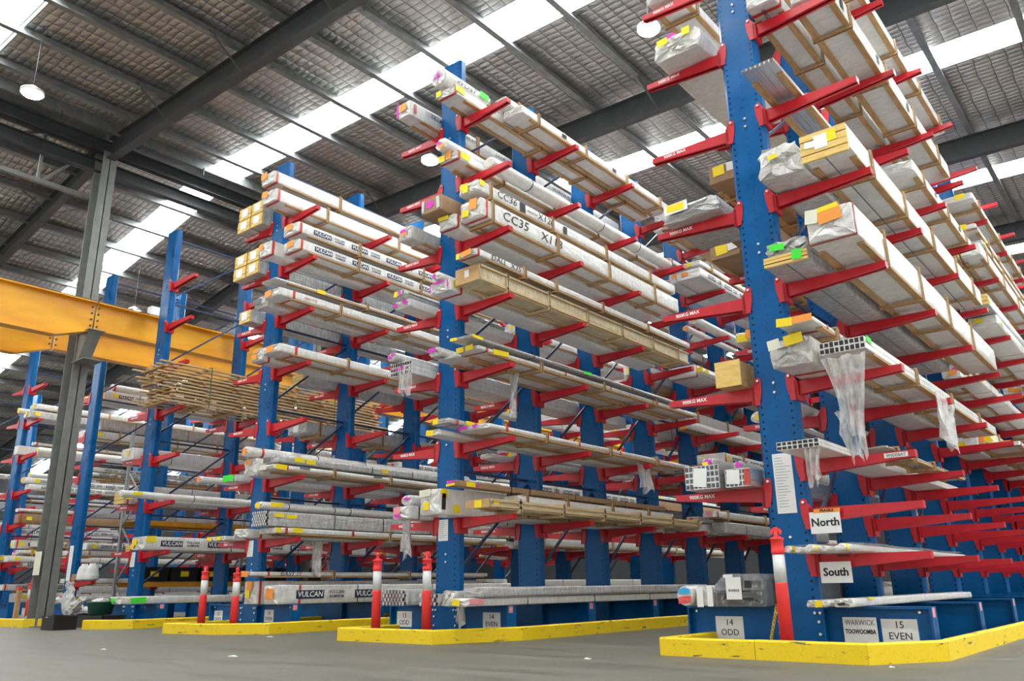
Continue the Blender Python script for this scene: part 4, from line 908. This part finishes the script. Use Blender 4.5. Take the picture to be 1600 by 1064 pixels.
# plywood box on the nearest rack
root = thing('plywood_box', (-3.49, 7.85, 2.65 + DZ + .003), 'small plywood box on left arms of the nearest rack', 'box')
b = MB(); b.box(-.125, .125, .012, .5, 0, .27, 'ply'); b.build('carcass', root)
b = MB(); b.box(-.14, .14, -.006, .012, -.0, .275, 'yellow_timber'); b.build('end_panel', root)
for x in (-.115, .085): b = MB(); b.box(x, x + .03, .3, .33, .27, .285, 'pale_timber'); b.build('cleat', root)

# ------------------------------------------------------------------ goods on the front base of the nearest rack
zt = .411
root = thing('film_wrapped_bundle', (-3.58, 7.85, zt), 'black panels under clear film on the 14 ODD base, paper label', 'bundle')
b = MB(); P = [(-.27, 0), (.25, 0), (.26, .02), (.25, .25), (.21, .30), (-.15, .305), (-.26, .19), (-.28, .02)]
b.prism(P, 'y', .02, 3.6, 'tarp_grey'); b.build('panel_stack', root)
b = MB()
def rg(y, s_): return [(p[0] * s_, y + RND.uniform(-.004, .004), .15 + (p[1] - .15) * s_) for p in P]
b.loft([rg(.0, .5), rg(-.004, 1.0), rg(.012, 1.03)] + [rg(.25 * k, 1.03) for k in range(1, 14)], 'film_thin', caps=True); b.build('clear_film', root)
b = MB()
for (x0, x1, z0_, z1_) in ((-.24, -.13, .02, .15), (-.12, .02, .02, .15), (.03, .14, .02, .15), (.15, .24, .02, .15), (.06, .23, .17, .24), (-.12, .02, .17, .28)): b.box(x0, x1, .0, .019, z0_, z1_, 'black')
b.build('end_panel', root)
sticker(root, 'front', -.05, .17, .16, .21, PW, -.012, 'paper_label'); sticker(root, 'front', -.10, .285, .10, .03, PW, -.014, 'paper_label')
text('lettering', 'BUNDLE', .03, 'ink', root, (-.05, -.016, .15)); 
root = thing('film_wrapped_bundle', (-3.955, 7.85, zt), 'narrow clear wrapped bundle beside the black panels, white paper', 'bundle')
loft_body(section(.19, .20, .03), 3.2, 'clear_wrap', .004, .015).build('wrapping', root)
sticker(root, 'front', -.04, .09, .07, .19, PW, -.02, 'paper_label'); sticker(root, 'front', .07, .10, .06, .2, PW, -.021, 'paper_label')
root = thing('wrapped_roll', (-4.16, 7.83, zt), 'white roll end sprayed blue and red on 14 ODD base', 'roll')
sec = [(.095 * math.cos(2 * PI * i / 18), .10 + .10 * math.sin(2 * PI * i / 18)) for i in range(18)]
loft_body(sec, 3.4, 'white_wrap', .003, .015).build('wrapping', root)
b = MB(); b.prism([(-.07, .12), (.07, .12), (.06, .165), (0, .185), (-.06, .165)], 'y', -.016, -.014, 'blue_spray'); b.build('spray_mark', root)['label'] = 'blue spray paint'
b = MB()
for k in range(4): b.bar((-.07, -.015, .03 + .018 * k), (.07, -.015, .045 + .018 * k), .012, .002, 'bollard_red', (0, 1, 0))
b.build('spray_mark', root)['label'] = 'red spray strokes'

# ------------------------------------------------------------------ signs and papers
def sign(x0, x1, z0, z1, y, lines, label, mat='paper', cat='sign', hole=False):
    root = thing('paper_sign', ((x0 + x1) / 2, y, z0), label, cat)
    w, h = x1 - x0, z1 - z0
    b = MB(); b.box(-w / 2, w / 2, -.0015, 0, 0, h, mat); b.build('sheet', root)
    for (tx, fz, sz, mt, kw) in lines: text('lettering', tx, sz, mt, root, (0, -.003, fz * h), **kw)
    return root
def sc(v, s_=1.018): return v * s_
yw = 8.13 - .0145
sign(-3.985, -3.688, .095, .31, yw, [('14', .72, .085, 'ink', {}), ('ODD', .28, .085, 'ink', {})], 'paper sign 14 ODD on base of the nearest rack')
sign(-2.372, -2.066, .105, .302, yw, [('15', .74, .085, 'ink', {}), ('EVEN', .26, .085, 'ink', {})], 'paper sign 15 EVEN on base of the nearest rack')
sign(-2.70, -2.40, .098, .315, yw - .03, [('WARWICK', .78, .066, 'grey_ink', dict(sx=.8)), ('TOOWOOMBA', .42, .054, 'ink', dict(bold=.0015, sx=.72))], 'hanging paper sign WARWICK over TOOWOOMBA, beside 15 EVEN')
sign(-8.715, -8.425, .125, .327, yw, [('13', .72, .085, 'ink', {}), ('ODD', .28, .085, 'ink', {})], 'paper sign 13 ODD on base of the second rack')
sign(-7.148, -6.862, .130, .323, yw, [('14', .72, .085, 'ink', {}), ('EVEN', .28, .085, 'ink', {})], 'paper sign 14 EVEN on base of the second rack')
sign(-13.50, -13.24, .105, .303, 8.265, [('12', .72, .08, 'ink', {}), ('ODD', .28, .08, 'ink', {})], 'paper sign 12 ODD on base of the third rack')
sign(-12.02, -11.77, .132, .324, 8.265, [('13', .72, .08, 'ink', {}), ('EVEN', .28, .08, 'ink', {})], 'paper sign 13 EVEN on base of the third rack')
sign(-2.876, -2.586, 1.07, 1.272, 8.035, [('North', .5, .105, 'ink', dict(bold=.0025))], 'white North sign hanging from the second arm row')
sign(-2.833, -2.543, .618, .808, 8.035, [('South', .5, .10, 'ink', dict(bold=.003))], 'white South sign hanging from the lowest arm row')
sign(-2.83, -2.58, 1.262, 1.30, 8.033, [('FRAGILE', .5, .035, 'ink', dict(bold=.001))], 'orange fragile strip above the North sign', 'sticker_orange')
sign(-2.70, -2.50, .845, .875, 8.033, [('FRAGILE', .5, .03, 'ink', dict(bold=.001))], 'red fragile strip above the South sign', 'red')
sign(-2.13, -1.92, 1.72, 1.765, 8.075, [('WIDEBAY', .5, .04, 'grey_ink', {})], 'WIDEBAY label on an arm of the nearest rack')
def sheet(x0, x1, z0, z1, y, label, n=9):
    r_ = sign(x0, x1, z0, z1, y, [], label, 'paper', 'notice'); w, h = x1 - x0, z1 - z0
    b = MB()
    for k in range(n):
        zz = h * (.92 - .86 * k / n); l = RND.uniform(.35, .8); b.box(-w * .4, -w * .4 + w * l, -.0022, -.0018, zz, zz + min(.004, h * .014), 'grey_ink')
    o = b.build('printed_lines', r_); o['kind'] = 'stuff'
    return r_
sheet(-3.19, -2.995, 1.28, 1.872, 8.052, 'long white paper list on column of the nearest rack', 18)
sheet(-7.885, -7.705, 1.222, 1.50, 8.052, 'white paper notice on column of the second rack')
sheet(-12.55, -12.38, 1.172, 1.437, 8.20, 'white paper notice on column of the third rack')
sheet(-17.0, -16.82, 1.12, 1.41, 8.40, 'white paper notice on column of the fourth rack')
sheet(-20.72, -20.52, .9, 1.7, 8.752, 'white paper list on column of the fifth rack', 14)

# ------------------------------------------------------------------ bollards
def bollard(x, y, label, h=1.1, top='knob', dirt=False):
    root = thing('bollard', (x, y, 0), label, 'bollard'); k = h / 1.1
    b = MB(); b.lathe([(.16, 0), (.16, .03), (.075, .045), (.058, .06)], 'black', 24); b.build('foot', root)
    b = MB(); b.lathe([(.06, .06), (.056, .60 * k), (.055, .62 * k)], 'bollard_red', 24)
    b.build('post', root)
    b = MB(); b.lathe([(.0555, .62 * k), (.0535, .86 * k)], 'reflective_white', 24); b.build('reflective_band', root)['label'] = 'white reflective band'
    b = MB(); b.lathe([(.056, .86 * k), (.060, .88 * k), (.060, .90 * k), (.056, .91 * k), (.054, .985 * k), (.064, .99 * k), (.064, 1.0 * k), (.045, 1.01 * k)], 'bollard_red', 24); b.build('collar', root)
    b = MB()
    if top == 'knob': b.lathe([(.045, 1.01 * k), (.02, 1.03 * k), (.018, 1.045 * k), (.028, 1.06 * k), (.028, 1.08 * k), (.012, 1.1 * k)], 'bollard_red', 20)
    else:
        b.lathe([(.045, 1.01 * k), (.020, 1.025 * k), (.020, 1.055 * k)], 'bollard_red', 16)
        b.prism([(-.045, 1.035 * k), (-.032, 1.035 * k), (-.03, 1.055 * k), (.03, 1.055 * k), (.032, 1.035 * k), (.045, 1.035 * k), (.048, 1.07 * k), (.03, 1.088 * k), (.012, 1.09 * k), (.01, 1.1 * k), (-.01, 1.1 * k), (-.012, 1.09 * k), (-.03, 1.088 * k), (-.048, 1.07 * k)], 'y', -.016, .016, 'bollard_red')
    b.build('handle', root)
    if dirt:
        b = MB()
        for q in range(5): b.box(-.04 + .018 * q, -.03 + .018 * q, -.0585, -.0565, .93 * k - .012, .93 * k + .012, 'ink')
        b.build('worn_print', root)
bollard(-2.99, 7.45, 'red bollard with white band before the nearest rack', 1.115, 'tee')
bollard(-8.34, 7.4, 'left of two red bollards before the second rack, round knob', 1.08, 'knob')
bollard(-7.43, 7.4, 'right of two red bollards before the second rack, worn print', 1.06, 'tee', True)
bollard(-12.53, 7.45, 'left of two red bollards before the third rack', 1.02, 'tee')
bollard(-11.62, 7.45, 'right of two red bollards before the third rack', .97, 'knob', True)
bollard(-19.35, 7.5, 'red bollard almost hidden behind the grey post', .92, 'knob')
b = MB(); pts = []
for k in range(15):
    t_ = k / 14; p = Vector((-3.06 - .07 * t_, 7.46 - .02 * t_, .42 - .27 * t_)); a = 2 * PI
    rr = [(p.x + .012 * math.cos(q) * (1 if k % 2 else .3), p.y + .012 * math.cos(q) * (.3 if k % 2 else 1), p.z + .017 * math.sin(q)) for q in [2 * PI * i / 8 for i in range(9)]]
    b.tube(rr, .0035, 'chain_yellow', 5)
o = b.build('plastic_chain'); tag(o, 'yellow plastic chain hanging beside the nearest bollard', 'chain'); o['kind'] = 'stuff'

# ------------------------------------------------------------------ loose plastic film hanging from the packs
def film(x0, x1, y, z1, z0, label, taper=.55, sway=.05, n=18, mmm=14, axis='x'):
    b = MB(); rows = []
    ph = [RND.uniform(0, 6) for _ in range(4)]
    for j in range(mmm + 1):
        v = j / mmm; row = []; wdt = (1 - (1 - taper) * math.sin(v * PI * .6)); ragged = 0
        for i in range(n + 1):
            uu = i / n; xx = (uu - .5) * (x1 - x0) * wdt + (x0 + x1) / 2 + sway * math.sin(2.2 * v + ph[0])
            fold = .035 * math.sin(uu * 17 + ph[1] + v * 2) * (.4 + v) + .02 * math.sin(uu * 41 + ph[2] + 5 * v)
            zz = z1 + (z0 - z1) * v * (1 - .28 * abs(math.sin(uu * 5 + ph[3]))) + .012 * math.sin(13 * uu + 9 * v)
            row.append((xx, y + fold, zz) if axis == 'x' else (y + fold, xx, zz))
        rows.append(row)
    ox = rows[0][0]
    k = 0
    for row in rows: b.v += [(p[0] - ox[0], p[1] - ox[1], p[2] - ox[2]) for p in row]
    for j in range(mmm):
        for i in range(n): q = j * (n + 1) + i; b.face([q, q + 1, q + n + 2, q + n + 1], 'film', True)
    o = b.build('plastic_film', None, ox); tag(o, label, 'plastic film'); return o
film(-2.42, -2.02, 7.47, 2.60, 1.62, 'torn clear film hanging off white profiles, right of nearest column', .5, .03)
film(-2.34, -2.12, 7.52, 2.1, 1.60, 'lower torn strip of clear film over the WIDEBAY arm', .5, .02)
film(-2.60, -2.44, 7.33, 1.80, 1.42, 'clear film drooping from the white channel', .6, .02)
film(9.6, 10.6, -1.93, 2.60, 1.95, 'clear film draped off the third column of nearest rack', .7, .04, axis='y')
film(-7.05, -6.9, 8.6, 3.48, 2.85, 'wisp of clear film under the third arm row, second rack', .5, .03)
film(11.4, 11.9, -6.75, 2.5, 2.0, 'clear film hanging under the second arm row, second rack', .6, .02, axis='y')
film(-11.7, -11.4, 8.9, 1.40, .82, 'clear film hanging under the lowest arm row, third rack', .8, .02)
film(-8.3, -8.0, 7.6, 3.60, 3.15, 'clear film drooping over a left arm of the second rack', .6, .02)
film(-8.2, -8.05, 7.68, 1.505, .95, 'grey film strip left of the second rack column', .9, .02)
film(-7.1, -6.96, 7.6, .45, .15, 'film scrap hanging before the 14 EVEN base', .7, .02)

# ------------------------------------------------------------------ galvanised pallet rack between the fourth and fifth racks
root = thing('pallet_rack', (-19.06, 9.3, 0), 'galvanised pallet rack with orange beams behind the fourth rack', 'rack')
for y in (0, 2.75, 5.5):
    for x in (-.36, .36):
        b = MB(); b.prism([(x - .04, y - .035), (x + .04, y - .035), (x + .04, y + .035), (x + .025, y + .035), (x + .025, y - .02), (x - .025, y - .02), (x - .025, y + .035), (x - .04, y + .035)], 'z', 0, 4.3, 'galvanised'); b.build('upright', root)
    for k in range(6):
        z = .2 + .64 * k; b = MB(); s_ = 1 if k % 2 else -1
        b.bar((-.36 * s_, y, z), (.36 * s_, y, z + .62), .03, .03, 'galvanised'); b.build('lacing', root)
for (y0_, y1_) in ((.04, 2.71), (2.79, 5.46)):
    for z in (.84, 2.2):
        for x in (-.36, .36): b = MB(); b.box(x - .025, x + .025, y0_, y1_, z - .1, z, 'beam_orange'); b.build('beam', root)
        b = MB(); b.box(-.33, .33, y0_, y1_, z + .001, z + .02, 'timber'); b.build('deck', root)
for k in range(7):
    y = 9.5 + .74 * k
    root = thing('black_tub', (-18.96, y, .865), 'black tub with yellow label on the pallet rack', 'tub', 'black tubs on the pallet rack')
    b = MB(); b.hexa([(-.26, 0, 0), (.26, 0, 0), (.26, .66, 0), (-.26, .66, 0), (-.29, -.02, .30), (.29, -.02, .30), (.29, .68, .30), (-.29, .68, .30)], 'black'); b.build('body', root)
    b = MB(); b.box(-.305, .305, -.03, .69, .28, .315, 'black'); b.build('lid', root)
    sticker(root, 'side', .33, .16, .2, .12, Y, .285, 'label')
for k, (x, y) in enumerate(((-20.0, 8.98), (-19.6, 8.98))):
    root = thing('keg', (x, y - .15, .95 + DZ + .012), '%s white keg on the low red arm behind the grey post' % ('left' if k == 0 else 'right'), 'keg')
    b = MB(); b.lathe([(.12, 0), (.15, .02), (.16, .05), (.145, .07), (.16, .10), (.145, .12), (.14, .20), (.11, .30), (.07, .34), (.07, .37)], 'keg', 24); b.build('body', root)
root = thing('carton', (-20.29, 8.83, .95 + DZ + .012), 'small brown carton beside the white kegs', 'carton')
b = MB(); b.box(-.09, .09, -.1, .1, 0, .15, 'kraft'); b.build('body', root)

# ------------------------------------------------------------------ clutter at the foot of the grey post
def tub(x0, x1, y0, y1, h, label):
    root = thing('black_crate', ((x0 + x1) / 2, (y0 + y1) / 2, 0), label, 'crate'); w, d = (x1 - x0) / 2, (y1 - y0) / 2
    b = MB(); t_ = .015
    for (a, c, e, g) in ((-w, w, -d, -d + t_), (-w, w, d - t_, d), (-w, -w + t_, -d + t_, d - t_), (w - t_, w, -d + t_, d - t_)): b.box(a, c, e, g, .012, h, 'black')
    b.box(-w, w, -d, d, 0, .012, 'black'); b.build('body', root)
    b = MB()
    for (a, c, e, g) in ((-w - .012, w + .012, -d - .012, -d), (-w - .012, w + .012, d, d + .012), (-w - .012, -w, -d, d), (w, w + .012, -d, d)): b.box(a, c, e, g, h - .03, h, 'black')
    b.build('rim', root)
    b = MB(); b.box(-.08, .02, -d - .014, -d - .012, h - .02, h - .012, 'white_ink'); b.build('label_strip', root)
tub(-16.42, -15.92, 6.62, 7.02, .235, 'black plastic crate on the floor beside the grey post')
tub(-17.95, -15.9, 7.45, 7.88, .22, 'long black crate behind the kerb, before the fourth rack')
root = thing('bucket', (-16.32, 7.6, .235), 'dark green round tub behind the black crates', 'bucket')
b = MB(); b.lathe([(.20, 0), (.235, .20), (.25, .21), (.25, .235), (.225, .235), (.19, .02)], 'bucket_green', 28); b.build('body', root)
def crumple(p0, p1, r, label, mat='white_wrap', flatten=1.):
    """a loosely bunched length of plastic film between two points"""
    b = MB(); p0 = Vector(p0); p1 = Vector(p1); d = (p1 - p0); n = 13; rings = []
    ax = d.normalized(); up = Vector((0, 0, 1)) if abs(ax.z) < .8 else Vector((1, 0, 0)); a_ = ax.cross(up).normalized(); c_ = ax.cross(a_)
    for j in range(9):
        t_ = j / 8; rr = r * (.55 + .45 * math.sin(PI * min(1, t_ * 1.2 + .1))) * RND.uniform(.8, 1.2)
        ce = d * t_ + Vector((RND.uniform(-1, 1), RND.uniform(-1, 1), 0)) * r * .2
        rings.append([ce + (a_ * math.cos(2 * PI * i / n) + c_ * math.sin(2 * PI * i / n) * flatten) * rr * (RND.uniform(.6, 1.05) if i % 2 else RND.uniform(.9, 1.3)) + ax * RND.uniform(-.03, .03) for i in range(n)])
    b.loft(rings, mat, smooth=False); o = b.build('plastic_bundle', None, p0); tag(o, label, 'plastic bundle')
crumple((-17.82, 7.68, .20), (-17.95, 7.68, .84), .13, 'tall upright bunch of white plastic behind the grey post')
crumple((-17.8, 7.72, .30), (-16.9, 7.72, .29), .13, 'low white plastic heap on the long black crate', flatten=.7)
crumple((-17.5, 7.6, .28), (-16.9, 7.5, .53), .11, 'slanting bundle of white plastic beside the green tub')
crumple((-18.75, 7.4, .0), (-18.7, 7.4, .34), .16, 'white plastic bag on the floor left of the grey post')
crumple((-16.44, 7.6, .46), (-16.18, 7.6, .46), .15, 'white plastic filling the green tub', flatten=.5)
crumple((-21.3, 8.85, .46), (-20.7, 8.8, .44), .2, 'white sheet draped at the far left base', flatten=.4)
b = MB(); b.box(-.045, .045, -.04, .04, 0, .78, 'timber'); b.box(-.047, .047, -.042, .042, .70, .76, 'bollard_red')
o = b.build('timber_post', None, (-18.95, 7.12, .0)); tag(o, 'short timber stake standing left of the grey post', 'stake')
b = MB(); b.box(-.1, .1, -.12, .12, 0, .2, 'white_ink'); b.box(-.105, -.1, -.1, .1, .02, .18, 'tarp_grey'); o = b.build('junction_box', None, (XV + .55, 8.55, 6.682)); tag(o, 'white box fixed on top of the yellow crane beam', 'box')

# litter on the floor
for k, (x, y, s_) in enumerate(((-10.3, 7.2, .05), (-7.6, 4.9, .05), (-9.9, 4.7, .035), (-4.4, 6.4, .03), (-1.98, 6.9, .02))):
    b = MB(); b.hexa([(-s_, -s_ * .6, .001), (s_, -s_ * .4, .001), (s_ * .9, s_ * .5, .001), (-s_ * .8, s_ * .6, .001), (-s_, -s_ * .6, .006), (s_, -s_ * .4, .012), (s_ * .9, s_ * .5, .006), (-s_ * .8, s_ * .6, .014)], 'paper')
    o = b.build('paper_scrap', None, (x, y, 0)); tag(o, 'small white paper scrap lying on the bare floor', 'litter', 'paper scraps on the floor')
